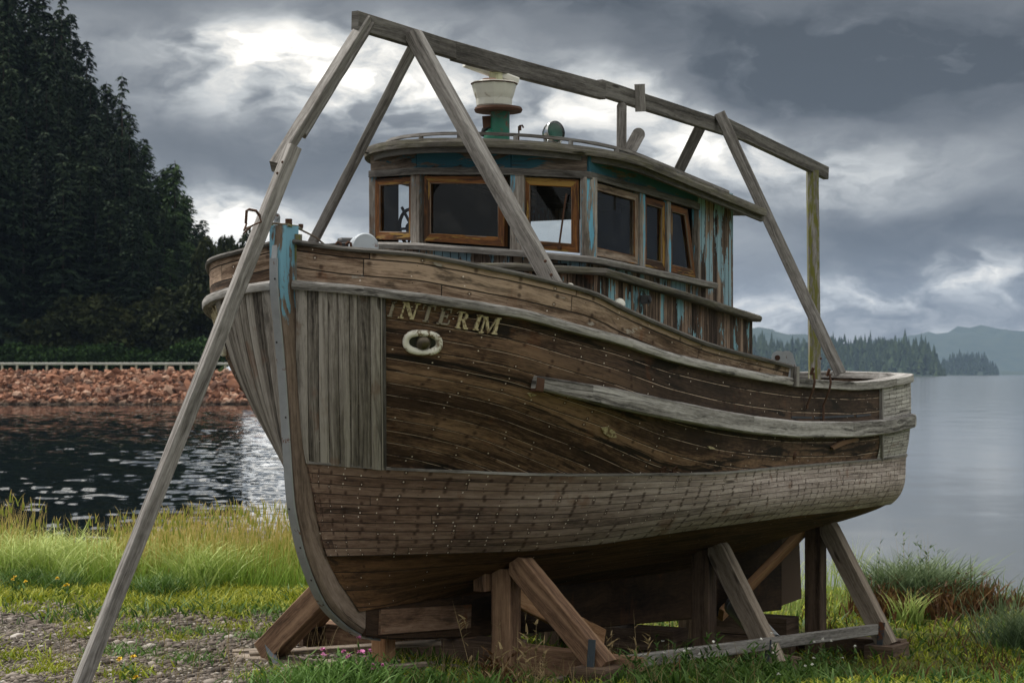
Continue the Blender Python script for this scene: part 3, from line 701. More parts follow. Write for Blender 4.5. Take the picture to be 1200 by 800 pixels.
# islands and mountains ---------------------------------------------
def far_land():
    m, N = newmat('far wooded land'); tc = N.n('TexCoord').outputs['Object']
    finish(N, N.ramp(N.noise(tc, .02, 5, .6), [(.3, (.02, .035, .025)), (.7, (.04, .055, .035))]), .95, spec=.1); M['farland'] = m
    M['farwood'] = leafmat('far trees', (.018, .034, .020), (.036, .062, .030), (.07, .10, .04))
    D = 3000.
    def ridge(px, pts): return np.interp(px, [a for a, b in pts], [b for a, b in pts])
    I1 = [(640, 435), (700, 422), (880, 410), (950, 414), (1000, 411), (1040, 409), (1075, 413), (1093, 424), (1102, 437), (1110, 441)]
    I2 = [(1098, 441), (1106, 430), (1120, 425), (1145, 425), (1160, 430), (1172, 441)]
    for nm, pts, dd, lab in (('near_island', I1, D, 0), ('far_island', I2, D*1.5, 1)):
        pxs = np.arange(pts[0][0], pts[-1][0]+1, 3.0)
        zs = (438-ridge(pxs, pts))/FL*dd; xs = (pxs-600)/FL*dd
        dep_ = [-60, -10, 80, 240, 520]; pr = [0, .30, .75, 1.0, 0]
        mb = MB()
        mb.grid([[(x*(dd+a)/dd, dd+a, EYE+WATER-1+(z-WATER)*q+rng.uniform(-.4, .4)) for x, z in zip(xs, zs)] for a, q in zip(dep_, pr)])
        mb.build(nm, M['farland'], kind='structure', smooth=True)
        V = []; Fc = []; tone = []
        n = 1500 if lab == 0 else 260
        for i in range(n):
            q = rng.uniform(0, 1); a = -52+q*290; k = rng.uniform(0, len(xs)-1.01)
            j = int(k); x = xs[j]+(xs[j+1]-xs[j])*(k-j); z = zs[j]; hq = np.interp(a, dep_, pr)
            zb = EYE+WATER-1+(z-WATER)*hq-1; edge = min(1, (pxs[-1]-pxs[j])/25+.35)
            h = rng.uniform(12, 30)*edge*(1 if rng.random() > .1 else 1.3); r = h*rng.uniform(.17, .34); x = x*(dd+a)/dd; y = dd+a; tb = rng.random()
            for l in range(6):
                zz = h*(l/6.); rr = r*(1-l/6.)**.8*rng.uniform(.8, 1.2)
                for c in range(6):
                    an = rng.uniform(0, 6.28); da = rng.uniform(.5, .8)
                    i0 = len(V); V += [(x+rr*math.cos(an-da), y+rr*math.sin(an-da), zb+zz), (x+rr*math.cos(an+da), y+rr*math.sin(an+da), zb+zz+rng.uniform(-.4, .4)), (x+rr*.1*math.cos(an), y+rr*.1*math.sin(an), zb+zz+h*.30)]
                    Fc.append((i0, i0+1, i0+2)); tone.append(min(1, max(0, tb*.8+rng.uniform(-.1, .2))))
        me = mesh_from('island_forest', V, Fc, tone, M['farwood']); o = bpy.data.objects.new('island_forest', me); scene.collection.objects.link(o)
        o['kind'] = 'stuff'; o['category'] = 'forest'; o['label'] = ['blue hazed spruce forest covering the low island behind the stern', 'paler hazed forest on the farther small island at the right'][lab]
    # mountains
    for k, (dd, pts) in enumerate(((6800., [(560, 436), (640, 412), (760, 395), (860, 386), (930, 392), (985, 412), (1030, 424), (1100, 432), (1200, 436)]), (8600., [(900, 436), (960, 418), (1010, 402), (1050, 396), (1090, 392), (1130, 388), (1155, 385), (1175, 388), (1210, 393), (1260, 398), (1400, 400), (1600, 436)]))):
        pxs = np.linspace(pts[0][0], pts[-1][0], 90); h = (438-ridge(pxs, pts))/FL*dd; xs = (pxs-600)/FL*dd
        rows = []
        for j in range(14):
            q = j/13.; pr = math.sin(min(q/.55, 1)*math.pi/2)**1.2 if q < .55 else 1-((q-.55)/.45)**2
            rows.append([(x+60*math.sin(j*1.3+i*.21), dd-700+1300*q, EYE+WATER+(z-WATER)*pr*(1+.10*math.sin(i*.9+j)*math.sin(i*.37)+rng.uniform(-.03, .03))) for i, (x, z) in enumerate(zip(xs, h))])
        mb = MB(); mb.grid(rows); mb.build('mountain', M['farland'], kind='structure', smooth=True)
far_land()
def haze():
    mb = MB(); x0, x1, y0, y1, z0, z1 = -5000, 5300, -1000, 9500, -20, EYE+400
    c = [(x, y, z) for z in (z0, z1) for y in (y0, y1) for x in (x0, x1)]
    for f in ((0, 1, 3, 2), (4, 5, 7, 6), (0, 1, 5, 4), (2, 3, 7, 6), (0, 2, 6, 4), (1, 3, 7, 5)): mb.quad([c[i] for i in f])
    m = bpy.data.materials.new('haze air'); m.use_nodes = True; N = NT(m.node_tree)
    v = N.n('VolumePrincipled'); v.inputs['Color'].default_value = (.40, .55, .80, 1); v.inputs['Density'].default_value = HAZE; v.inputs['Anisotropy'].default_value = .0
    o = N.n('OutputMaterial'); N.t.links.new(v.outputs[0], o.inputs['Volume'])
    mb.build('haze', m, kind='stuff')
HAZE = .00006
haze()

# ------------------------------------------------------------------ the boat's lines
NTT = 221
tt = np.linspace(0, 1, NTT)
gg = np.where(tt < .25, .07*(tt/.25)**2.7, np.where(tt > .85, 1-.12*((1-tt)/.15)**2, .07+(tt-.25)/.6*.81))
LV = [
 dict(s0=.10, s1=8.42, B=1.40, Lb=3.0, p=2.2, q=.37, pts=[(338,285),(402,294),(490,301),(538,310),(600,322),(660,336.5),(699,347),(726,363),(765,380),(822,404),(852,413),(900,425),(927,432),(1000,440),(1073,430)]),
 dict(s0=.10, s1=8.42, B=1.38, Lb=3.0, p=2.2, q=.37, pts=[(338,333),(403,338),(487,348.5),(560,359),(615,369),(670,385),(725,399),(780,418),(835,431),(880,440),(930,448),(1000,452.5),(1030,450.5),(1060,445),(1073,440)]),
 dict(s0=.13, s1=8.42, B=1.38, Lb=3.0, p=2.2, q=.50, pts=[(340,408),(450,424),(540,436),(622,447),(700,463),(770,478),(830,490),(880,498),(930,503),(1000,503),(1040,499),(1073,491)]),
 dict(s0=.22, s1=8.38, B=1.34, Lb=3.3, p=1.8, q=.88, pts=[(345,540),(450,548.6),(620,555.5),(700,556),(800,555),(840,554),(930,546),(1029,538),(1075,531)]),
 dict(s0=.40, s1=8.30, B=1.20, Lb=3.7, p=1.6, q=1.0, pts=[(375,651),(560,645),(620,643),(702,635),(800,620),(933,602),(983,597),(1040,589),(1060,586)]),
]
LEV = []
for i, L in enumerate(LV):
    s = L['s0']+(L['s1']-L['s0'])*gg
    f = (1-(1-np.clip((s-L['s0'])/L['Lb'], 0, 1))**L['p'])**L['q']
    fs = np.clip(1-np.clip((s-(L['s1']-2.6))/2.6, 0, 1)**2.6, 0, 1)**.5
    b = (.06+(L['B']-.06)*f*(1-.10*np.clip((s-3.5)/4, 0, 1)**1.5))*fs
    X = 600+FL*(-1.333+SA*s+CA*b)/(11.2+CA*s-SA*b)
    k = int(X.argmax()); y = np.interp(X, [p[0] for p in L['pts']], [p[1] for p in L['pts']])
    z = (438-y)/FL*(11.2+CA*s-SA*b)
    if i in (0, 1): zend = z[k]+.03*np.linspace(0, 1, NTT-k)
    else: zend = np.full(NTT-k, z[k])
    z[k:] = zend
    ker = np.hanning(9); ker /= ker.sum(); zz = np.convolve(np.pad(z, 4, mode='reflect', reflect_type='odd'), ker, 'valid'); z[4:-4] = zz[4:-4]
    LEV.append(np.stack([s, b, z], 1))
s = .72+(8.15-.72)*gg; zk = -1.405-.115*sst(s, 1, 5)+.10*sst(s, 5.5, 6.9)+.18*sst(s, 6.9, 8.2)
LEV.append(np.stack([s, np.where(s < 7.6, .07, .07*(8.15-s)/.65), zk], 1))
LEV = np.array(LEV)                       # [6, NTT, 3]
def HT(q):
    """hull curve at level q (0 bulwark top, 1 rail, 2 fender, 3 sheathing top, 4 sheathing bottom, 5 keel)"""
    if q <= 1: return LEV[0]*(1-q)+LEV[1]*q
    i = min(int(q), 4); u = q-i
    p1, p2 = LEV[i], LEV[i+1]
    p0 = LEV[i-1] if i > 1 else 2*p1-p2
    p3 = LEV[i+2] if i < 4 else 2*p2-p1
    r = .5*((2*p1)+(p2-p0)*u+(2*p0-5*p1+4*p2-p3)*u*u+(3*p1-p0-3*p2+p3)*u**3)
    r[:, 1] = np.maximum(r[:, 1], np.where(tt > .985, 0, .05)) if i >= 1 else r[:, 1]
    return r
def HN(q, e=.02):
    a = HT(max(q-e, 0 if q <= 1 else 1.0001)); b = HT(min(q+e, 5)); c = HT(q)
    dq = b-a; dt = np.gradient(c, axis=0)
    n = np.cross(dt, dq); n /= np.linalg.norm(n, axis=1)[:, None]+1e-9
    # outward = away from the centreline
    sgn = np.sign(n[:, 1]*np.maximum(c[:, 1], .01)+n[:, 0]*(c[:, 0]-4)*.05); sgn[sgn == 0] = 1
    return n*sgn[:, None]
def at(curve, t):
    x = np.clip(t, 0, 1)*(NTT-1); i = int(min(x, NTT-2)); u = x-i; return curve[i]*(1-u)+curve[i+1]*u
def t_of_px(curve, px):
    X = 600+FL*(-1.333+SA*curve[:, 0]+CA*curve[:, 1])/(11.2+CA*curve[:, 0]-SA*curve[:, 1]); k = int(X.argmax())
    return float(np.interp(px, X[:k+1], tt[:k+1]))
def Wv(c, side=1): return W(c[0], side*c[1], c[2])
rail_c = HT(1.0); arc = np.concatenate([[0], np.cumsum(np.linalg.norm(np.diff(rail_c[:, :2], axis=0), axis=1))])
def uvtop(q):
    return None
def surf(qs, t0=0, t1=1, off=0, side=1, uvf=None, step=1):
    rows = []; uvs = []; dist = np.zeros(NTT); prev = None
    i0, i1 = int(round(t0*(NTT-1))), int(round(t1*(NTT-1)))
    for q in qs:
        c = HT(q); 
        if prev is not None: dist = dist+np.linalg.norm(c-prev, axis=1)
        prev = c
        o = c+HN(q)*off if off else c
        if off: o[:, 1] = np.maximum(o[:, 1], 0)
        rows.append([Wv(o[i], side) for i in range(i0, i1+1, step)])
        uvs.append([uvf(i, q, dist[i], c[i]) for i in range(i0, i1+1, step)])
    return rows, uvs

boat = thing('fishing_boat', 'weathered wooden fishing boat with peeling blue paint and cream INTERIM lettering, propped on timbers', 'boat', matrix=BOAT_M)
def both(f):
    for side in (1, -1): f(side)
# topsides
mb = MB()
for sd in (1, -1):
    wf = lambda c: .074+.034*float(sst(c[0], 0, 3.2))
    r, u = surf(np.concatenate([np.linspace(1, 3, 25), [3.1]]), side=sd, uvf=lambda i, q, d, c: (arc[i]+(20 if sd < 0 else 0), d/wf(c)*.1+10.01))
    mb.grid(r, u, 0)
    r, u = surf(np.linspace(3.1, 5, 22), side=sd, uvf=lambda i, q, d, c: (arc[i], d))
    mb.grid(r, u, 1)
hull = mb.build('hull', [M['hull'], M['bottom']], boat); smooth_angle(hull, 40)
BV = None
def hull_bvh():
    v = []; f = []
    qs = np.linspace(1, 5, 41)
    for q in qs: v += [Wv(p) for p in HT(q)]
    for a in range(len(qs)-1):
        for b in range(NTT-1): f.append((a*NTT+b, (a+1)*NTT+b, (a+1)*NTT+b+1, a*NTT+b+1))
    return BVHTree.FromPolygons(v, f)
BV = hull_bvh()
CAMP = Vector((0, 0, EYE))
def hit(px, py, off=0.0):
    d = (P(px, py, 10)-CAMP).normalized(); loc, nor, idx, dist = BV.ray_cast(CAMP, d)
    if loc is None: return None, None
    if nor.dot(d) > 0: nor = -nor
    return loc+nor*off, nor
def mirror(p):      # port <-> starboard
    l = BOAT_M.inverted() @ Vector(p); l.y = -l.y; return BOAT_M @ l
# stern: grey narrow blocks panel (both quarters) standing a little proud
mb = MB(); tS = t_of_px(HT(2), 1031)
for sd in (1, -1):
    r, u = surf(np.linspace(1.02, 3.02, 20), t0=tS, off=.010, side=sd, uvf=lambda i, q, d, c: (arc[i]*1.0, (q-1)*.66+3))
    mb.grid(r, u)
o = mb.build('stern_planking', M['sternplank'], boat); smooth_angle(o, 40)
mb = MB()
for sd in (1, -1):
    mb = MB()
    for pxl in (1031, ):
        pts = [];
        for q in np.linspace(1.04, 3.0, 14):
            c = HT(q); t = t_of_px(c, pxl); n = at(HN(q), t); pts.append(Wv(at(c, t)+n*.014, sd))
        mb.sweep(pts, [(-.014, -.014), (.014, -.014), (.014, .014), (-.014, .014)], ups=[(W(0, sd*.5, 0)-W(0, 0, 0)).normalized()]*14)
    mb.build('stern_batten', M['grey'], boat)
# bulwark
tE = t_of_px(HT(0), 927); iE = int(round(tE*(NTT-1)))
mb = MB()
for sd in (1, -1):
    uvf = lambda i, q, d, c: (arc[i]+(31 if sd < 0 else 0), d+5)
    r, u = surf(np.linspace(0, 1, 8), t1=tE, side=sd, uvf=uvf); mb.grid(r, u)
    r2, u2 = surf(np.linspace(0, 1.35, 8), t1=tE, off=-.045, side=sd, uvf=uvf); mb.grid(r2, u2)
    r3, u3 = surf(np.linspace(1.0, 2.2, 8), t0=tE, off=-.07, side=sd, uvf=uvf); mb.grid(r3, u3)
    for a, b, c_, d_ in ((r[0][-1], r[-1][-1], r2[-1][-1], r2[0][-1]), (r[0][0], r[-1][0], r2[-1][0], r2[0][0])): mb.quad([a, b, c_, d_], [(0, 0), (0, .2), (.04, .2), (.04, 0)])
blw = mb.build('bulwark', M['bulwark'], boat, recalc=True); smooth_angle(blw, 40)
# caps and rails
def railsweep(q, t0, t1, sect, off, dz, mat, name, step=1, scale=None):
    mb = MB(); c = HT(q); n = HN(q)
    i0, i1 = int(round(t0*(NTT-1))), int(round(t1*(NTT-1)))
    for sd in (1, -1):
        pts = [Wv(c[i]+np.array([n[i][0], n[i][1], 0])*off+np.array([0, 0, dz]), sd) for i in range(i0, i1+1, step)]
        L = (Vector(pts[0])-Vector(pts[-1])).length
        mb.sweep(pts, sect if sd > 0 else [(-a, b) for a, b in sect], uvo=(3*sd+20, 2.03), rnd=.0006, scale=scale)
    o = mb.build(name, mat, boat); smooth_angle(o, 28); return o
cap = [(-.035, -.012), (.028, -.012), (.034, .002), (.028, .014), (-.030, .014)]
railsweep(0, .0, tE, cap, -.01, .012, M['greydark'], 'bulwark_cap')
# side +x of the section is to the right of the path; on port that is inboard/outboard by direction, so use symmetric shapes
grd = [(-.03, -.026), (.03, -.026), (.036, -.012), (.036, .012), (.028, .026), (-.028, .026), (-.036, .012), (-.036, -.012)]
railsweep(1.0, .004, tE, grd, .015, 0, M['rail'], 'guard_rail')
capr = [(-.066, -.032), (.066, -.032), (.070, -.027), (.070, .027), (.066, .032), (-.066, .032), (-.070, .027), (-.070, -.027)]
railsweep(1.0, tE, 1.0, capr, -.035, 0, M['rail'], 'cap_rail')
fnd = [(-.030, -.060), (.022, -.060), (.034, -.050), (.036, 0), (.034, .050), (.022, .060), (-.030, .060), (-.036, .050), (-.036, -.050)]
tF = t_of_px(HT(2), 624)
nF = int(round((1-tF)*(NTT-1)))+1
sc_ = [min(1, .62+.38*min(1, i/12.))*(1-.22*max(0, i/nF-.55)/.45) for i in range(nF)]
fr_ = railsweep(2.0, tF, 1.0, fnd, .026, 0, M['rail'], 'fender_timber', scale=sc_)
# rusty band near the fender's nose
c = HT(2); n = HN(2); iF = int(round(tF*(NTT-1)))
for sd in (1, -1):
    pts = [Wv(c[i]+n[i]*.026, sd) for i in (iF+0, iF+1)]
    mb = MB(); mb.sweep(pts, [(a*.75, b*.72) for a, b in fnd]); mb.build('iron_shoe', M['iron'], fr_)
# ice sheathing between levels 3 and 4, proud of the hull
mb = MB()
iS = 2
for sd in (1, -1):
    uvf = lambda i, q, d, c: (arc[i]+(40 if sd < 0 else 0), (q-3)*.54+2.0)
    r, u = surf(np.linspace(3, 4, 15), off=.018, side=sd, uvf=uvf); mb.grid(r, u)
    inn, _ = surf([3.0], off=-.004, side=sd, uvf=uvf); mb.grid([inn[0], r[0]], [[(a[0], 2.02) for a in u[0]], [(a[0], 2.03) for a in u[0]]])
    inn, _ = surf([4.0], off=-.004, side=sd, uvf=uvf); mb.grid([r[-1], inn[0]], [[(a[0], 2.5) for a in u[0]], [(a[0], 2.51) for a in u[0]]])
    col = [row[0] for row in r]; mb.grid([[p for p in col], [p+(W(.03, 0, 0)-W(0, 0, 0))-(W(0, sd*.02, 0)-W(0, 0, 0)) for p in col]])
o = mb.build('ice_sheathing', M['sheath'], boat); smooth_angle(o, 40)
# small overhanging batten on top of the sheathing
railsweep(3.0, .004, 1.0, [(-.008, -.010), (.008, -.010), (.008, .006), (-.008, .006)], .016, .002, M['grey'], 'sheathing_batten')
# upright boards at the bow
mb = MB(); edges = [349.0]
while edges[-1] < 447: edges.append(min(448.5, edges[-1]+random.uniform(9.5, 14.5)))
qs = np.linspace(1.06, 3.0, 16); curves = [(HT(q), HN(q)) for q in qs]
for k in range(len(edges)-1):
    a, b = edges[k]+.35, edges[k+1]-.35; th = .020+random.uniform(0, .006)
    if k == len(edges)-2: pass
    uo = random.uniform(0, 40); vo = .2*random.randint(0, 200)+.06; hd = random.uniform(-.01, .005)
    for sd in (1, -1):
        rows = []; uvs = []
        for qi, (c, n) in enumerate(curves):
            ta, tb = t_of_px(c, a), t_of_px(c, b); row = []; uv = []
            for j, q in enumerate((0, .12, .5, .88, 1)):
                t = ta+(tb-ta)*q; pt = at(c, t); nn = at(n, t); o_ = th if 0 < j < 4 else th-.004
                row.append(Wv(pt+nn*o_, sd)); uv.append((uo+qi*.065*sd, vo+q*.07))
            first = Wv(at(c, ta)+at(n, ta)*.0, sd); last = Wv(at(c, tb)+at(n, tb)*.0, sd)
            rows.append([first]+row+[last]); uvs.append([(uv[0][0], vo-.02)]+uv+[(uv[0][0], vo+.09)])
        mb.grid(rows, uvs); mb.quad(rows[0], uvs[0]); mb.quad(rows[-1], uvs[-1])
mb.build('upright_sheathing', M['vboard'], boat)
# dark trim strip at the boards' after edge
for sd in (1, -1):
    mb = MB()
    pts = [Wv(at(c, t_of_px(c, 449.5))+at(n, t_of_px(c, 449.5))*.012, sd) for c, n in curves]
    mb.sweep(pts, [(-.008, -.012), (.008, -.012), (.008, .012), (-.008, .012)], ups=[(W(.2, sd*.6, 0)-W(0, 0, 0)).normalized()]*len(pts))
    mb.build('edge_batten', M['greydark'], boat)

# stem, keel
STEM = [(-.005, .835), (-.004, .70), (0, .475), (.035, .24), (.07, -.01), (.105, -.33), (.147, -.705), (.196, -.885), (.246, -1.02), (.316, -1.15), (.39, -1.26), (.47, -1.352), (.56, -1.42), (.66, -1.483), (.77, -1.535), (.88, -1.573), (1.0, -1.60)]
def densify(pl, n=5):
    o = []
    P_ = [np.array(p) for p in pl]; P_ = [2*P_[0]-P_[1]]+P_+[2*P_[-1]-P_[-2]]
    for i in range(1, len(P_)-2):
        for k in range(n):
            u = k/n; p0, p1, p2, p3 = P_[i-1:i+3]
            o.append(.5*((2*p1)+(p2-p0)*u+(2*p0-5*p1+4*p2-p3)*u*u+(3*p1-p0-3*p2+p3)*u**3))
    o.append(P_[-2]); return o
SD = densify(STEM, 4)
def stem_frame(i):
    a = SD[max(i-1, 0)]; b = SD[min(i+1, len(SD)-1)]; t = (b-a)/np.linalg.norm(b-a); nrm = np.array([-t[1], t[0]])
    if nrm[0] < 0 and i < len(SD)*.6: nrm = -nrm
    if nrm[1] < 0 and i >= len(SD)*.6: nrm = -nrm
    return nrm        # points into the boat
mb = MB(); rows = []; uvs = []; Lc = 0
for i, p in enumerate(SD):
    nr = stem_frame(i)
    if i: Lc += float(np.linalg.norm(SD[i]-SD[i-1]))
    dp = .135+.16*sst(i/len(SD), .38, .62) 
    f = p; k = p+nr*dp; mdl = p+nr*.03
    pr = [(f, -.036), (f, -.012), (f, .012), (f, .036), (mdl, .056), (k, .066), (k, -.066), (mdl, -.056), (f, -.036)]
    rows.append([W(q[0], w_, q[1]) for q, w_ in pr])
    v = [0, .024, .048, .072, .10, .22, .35, .47, .51]; uvs.append([(Lc, 1.37+a) for a in v])
mb.grid(rows, uvs); mb.quad(rows[0][:-1], [(a[0], a[1]) for a in uvs[0][:-1]]); mb.quad(rows[-1][:-1], uvs[-1][:-1])
# knee pieces beside the stem head (apron)
stem = mb.build('stem', M['stem'], boat); smooth_angle(stem, 30)
mb = MB()
mb.beam(W(.125, .035, .79), W(.125, .035, .46), .055, .085, up=(CA, -SA, 0), n=4)
mb.beam(W(.125, -.035, .78), W(.125, -.035, .40), .055, .085, up=(CA, -SA, 0), n=4)
mb.beam(W(.03, .0, .838), W(.17, .0, .828), .125, .016, n=3, rnd=.004)
mb.build('stem_cap', M['mossy'], stem)
mb = MB(); pts = []; ups = []
i0 = 5
for i in range(i0, len(SD)):
    nr = stem_frame(i); p = SD[i]-nr*.004; pts.append(W(p[0], 0, p[1])); ups.append((W(-nr[0], 0, -nr[1])-W(0, 0, 0)).normalized())
mb.sweep(pts, [(-.026, -.003), (.026, -.003), (.030, .004), (.026, .010), (-.026, .010), (-.030, .004)], ups=ups)
band = mb.build('metal_band', M['galv'], stem); smooth_angle(band, 30)
mb = MB()
for i in range(i0+2, len(SD)-1, 6):
    nr = stem_frame(i); p = SD[i]-nr*.0135; mb.lathe(W(p[0], random.choice((-.012, .012)), p[1]), [(.0, .003), (.006, .002), (.007, 0)], 8, axis=(W(-nr[0], 0, -nr[1])-W(0, 0, 0)))
mb.build('screw', M['black'], band)
# iron plate and pin at the stem head
mb = MB(); mb.beam(W(-.012, .0, .60), W(.02, .0, .885), .040, .012, up=W(-1, 0, 0)-W(0, 0, 0), n=3); mb.lathe(W(.02, 0, .885), [(0, .012), (.020, .012), (.020, -.0), (0, 0)], 14, axis=W(-1, 0, 0)-W(0, 0, 0))
mb.build('towing_plate', M['galv'], stem)
mb = MB(); mb.tube([W(.08, .035, .84), W(.08, .035, .875)], .020, 10); mb.tube([W(.16, .06, .83), W(.16, .06, .85)], .014, 8); mb.build('pin', M['iron'], stem)
# keel and deadwood
mb = MB()
zb = lambda s_: -1.60-.10*max(s_-1, 0)**.82
path = [W(s_, 0, (zb(s_)-1.36)/2) for s_ in np.linspace(.62, 7.0, 12)]
rows = []; uvs = []
for i, s_ in enumerate(np.linspace(.80, 7.0, 24)):
    zt, z0 = -1.34, zb(s_) if s_ > 1.0 else -1.56
    rows.append([W(s_, .062, zt), W(s_, .062, z0+.01), W(s_, .052, z0), W(s_, -.052, z0), W(s_, -.062, z0+.01), W(s_, -.062, zt), W(s_, .062, zt)]); uvs.append([(s_, a) for a in (0, .2, .22, .32, .34, .55, .7)])
mb.grid(rows, uvs); mb.quad(rows[0][:-1]); mb.quad(rows[-1][:-1])
keel = mb.build('keel', M['keel'], boat)
for sd in (1, -1):
    mb = MB(); mb.beam(W(.93, sd*.068, -1.49), W(1.95, sd*.068, -1.56), .018, .15, n=5); mb.build('false_keel', M['rustkeel'], keel)
mb = MB()
c = [(7.03, -1.30), (7.40, -1.26), (7.47, -1.98), (7.03, -2.0)]
for a in (1, ): pass
mb.grid([[W(s_, .05, z) for s_, z in c]+[W(c[0][0], .05, c[0][1])], [W(s_, -.05, z) for s_, z in c]+[W(c[0][0], -.05, c[0][1])]], [[(z, s_) for s_, z in c+c[:1]]]*2)
mb.quad([W(s_, .05, z) for s_, z in c]); mb.quad([W(s_, -.05, z) for s_, z in c])
mb.build('rudder', M['cribdark'], boat)
# deck
mb = MB()
for (i0, i1, dz, off) in ((1, iE, -.03, .03), (iE, NTT-8, -.36, .06)):
    rows = []; uvs = []
    for i in range(i0, i1+1, 3):
        c = HT(1)[i]; b = max(c[1]-off, .01); zc = c[2]+dz
        rows.append([W(c[0], b*f, zc+.05*(1-f*f)) for f in np.linspace(-1, 1, 9)]); uvs.append([(c[0], b*f) for f in np.linspace(-1, 1, 9)])
    mb.grid(rows, uvs)
mb.build('deck', M['greydark'], boat)
# inner frame at the break of the bulwark, straps, end block
for sd in (1, -1):
    mb = MB(); c = at(HT(0), tE); r_ = at(HT(1), tE)
    mb.beam(W(c[0], sd*(c[1]+.03), r_[2]-.035), W(c[0], sd*(c[1]+.03), c[2]+.015), .05, .05, up=(CA, -SA, 0), n=2)
    mb.build('rail_block', M['grey'], boat)
for pxs in (942.5, 961.5):
    mb = MB(); c1 = HT(1); t1 = t_of_px(c1, pxs); a = at(c1, t1)
    for sd in (1,):
        pts = [W(a[0], sd*(a[1]+.072+.02*0), a[2]+.075), W(a[0], a[1]+.080, a[2]+.01), W(a[0], a[1]+.068, a[2]-.05)]
        q_ = at(HT(1.45), t1); pts += [W(q_[0], q_[1]+.02, q_[2]), W(q_[0], q_[1]+.018, q_[2]-(.03 if pxs < 950 else .13))]
        mb.sweep(pts, [(-.012, -.004), (.012, -.004), (.012, .004), (-.012, .004)], ups=[(W(0, 1, 0)-W(0, 0, 0))]*5)
        mb.tube([W(a[0], a[1]+.05, a[2]+.06), W(a[0], a[1]+.07, a[2]+.11)], .012, 8)
    mb.build('chainplate', M['iron'], boat)
# hawse castings
def ring(center, nrm, upv, rx, rz, wid, th, mat1, name, tilt=.1):
    nrm = nrm.normalized(); xv = upv.cross(nrm).normalized(); yv = nrm.cross(xv).normalized()
    mb = MB(); rows = []; uvs = []
    prof = [(1.0, -.004), (1.0, th*.6), (.93, th), (.80, th*1.1), (.66, th*.8), (.60, th*.2), (.58, -.01)]
    for j in range(41):
        a = 2*math.pi*j/40; ca, sa = math.cos(a), math.sin(a)
        # stadium shape
        ex = math.copysign(abs(ca)**.75, ca)*rx; ey = math.copysign(abs(sa)**.85, sa)*rz
        row = []
        for f, h in prof:
            kx = 1-(1-f)*wid/rx*1.0; kx = (rx-(1-f)*wid)/rx; ky = (rz-(1-f)*wid)/rz
            row.append(center+xv*(ex*kx)+yv*(ey*ky+tilt*ex*kx)+nrm*h)
        rows.append(row)
    mb.grid(rows); return mb.build(name, mat1, boat, smooth=True), xv, yv
for sd in (1, -1):
    p, n = hit(495, 401)
    if sd < 0: p = mirror(p); n2 = (mirror(hit(495, 401)[0]+hit(495, 401)[1])-p); n = n2.normalized()
    hp, xv, yv = ring(p+n*.004, n, Vector((0, 0, 1)), .114, .072, .092, .018, M['hawsewhite'], 'hawsehole', -.06*sd)
    mb = MB(); rows = [[p+n*.003+xv*(.08*math.cos(a)*f)+yv*(.045*math.sin(a)*f) for a in np.linspace(0, 2*math.pi, 25)] for f in (1, .01)]
    mb.grid(rows); mb.build('hole', M['black'], hp)
    mb = MB(); mb.lathe(p+n*.006+xv*.004, [(.044*math.cos(a), .036*math.sin(a)) for a in np.linspace(0, 1.56, 9)], 20, axis=n); mb.build('plug', M['bronze'], hp, smooth=True)
# loose patches, freeing-port flaps and small scraps on the topsides
def scrap(pts, mat, name, th=.006):
    a = [hit(x, y, .003) for x, y in pts]; mb = MB(); top = [p+n*th for p, n in a]
    mb.quad([p for p in top]); k = len(a)
    for i in range(k): mb.quad([a[i][0], a[(i+1) % k][0], top[(i+1) % k], top[i]])
    mb.build(name, mat, boat)
scrap([(704, 500), (712, 499), (720, 505), (722, 512), (713, 511), (706, 506)], M['cream'], 'paint_patch')
scrap([(617, 460), (622, 459.5), (628, 462), (621, 464)], M['cream'], 'paint_patch')
scrap([(828, 522), (833, 522.5), (837, 525), (831, 525.5)], M['cream'], 'paint_patch')
scrap([(972, 523), (983, 516), (1002, 512.5), (1004, 515), (988, 520), (974, 526)], M['crib'], 'loose_splinter', .02)
for x, y in ((777, 552), (791, 551)):
    p, n = hit(x, y-1); mb = MB(); mb.lathe(p, [(.012, 0), (.018, .004), (.024, .006), (.026, 0)], 16, axis=n); mb.lathe(p, [(0.0, .001), (.012, .001)], 16, axis=n); mb.build('through_hull_fitting', M['iron'], boat)
p, n = hit(931, 534); mb = MB(); mb.lathe(p, [(0, .012), (.02, .010), (.03, 0)], 14, axis=n); mb.build('drain_fitting', M['iron'], boat)
for (x0, y0, x1, y1) in ((927, 487.5, 951, 488), (954, 488, 1000, 486), (1003, 486, 1020, 484.5)):
    scrap([(x0, y0), (x1, y1), (x1, y1+2.0), (x0, y0+2.6)], M['black'], 'open_seam', .0015)

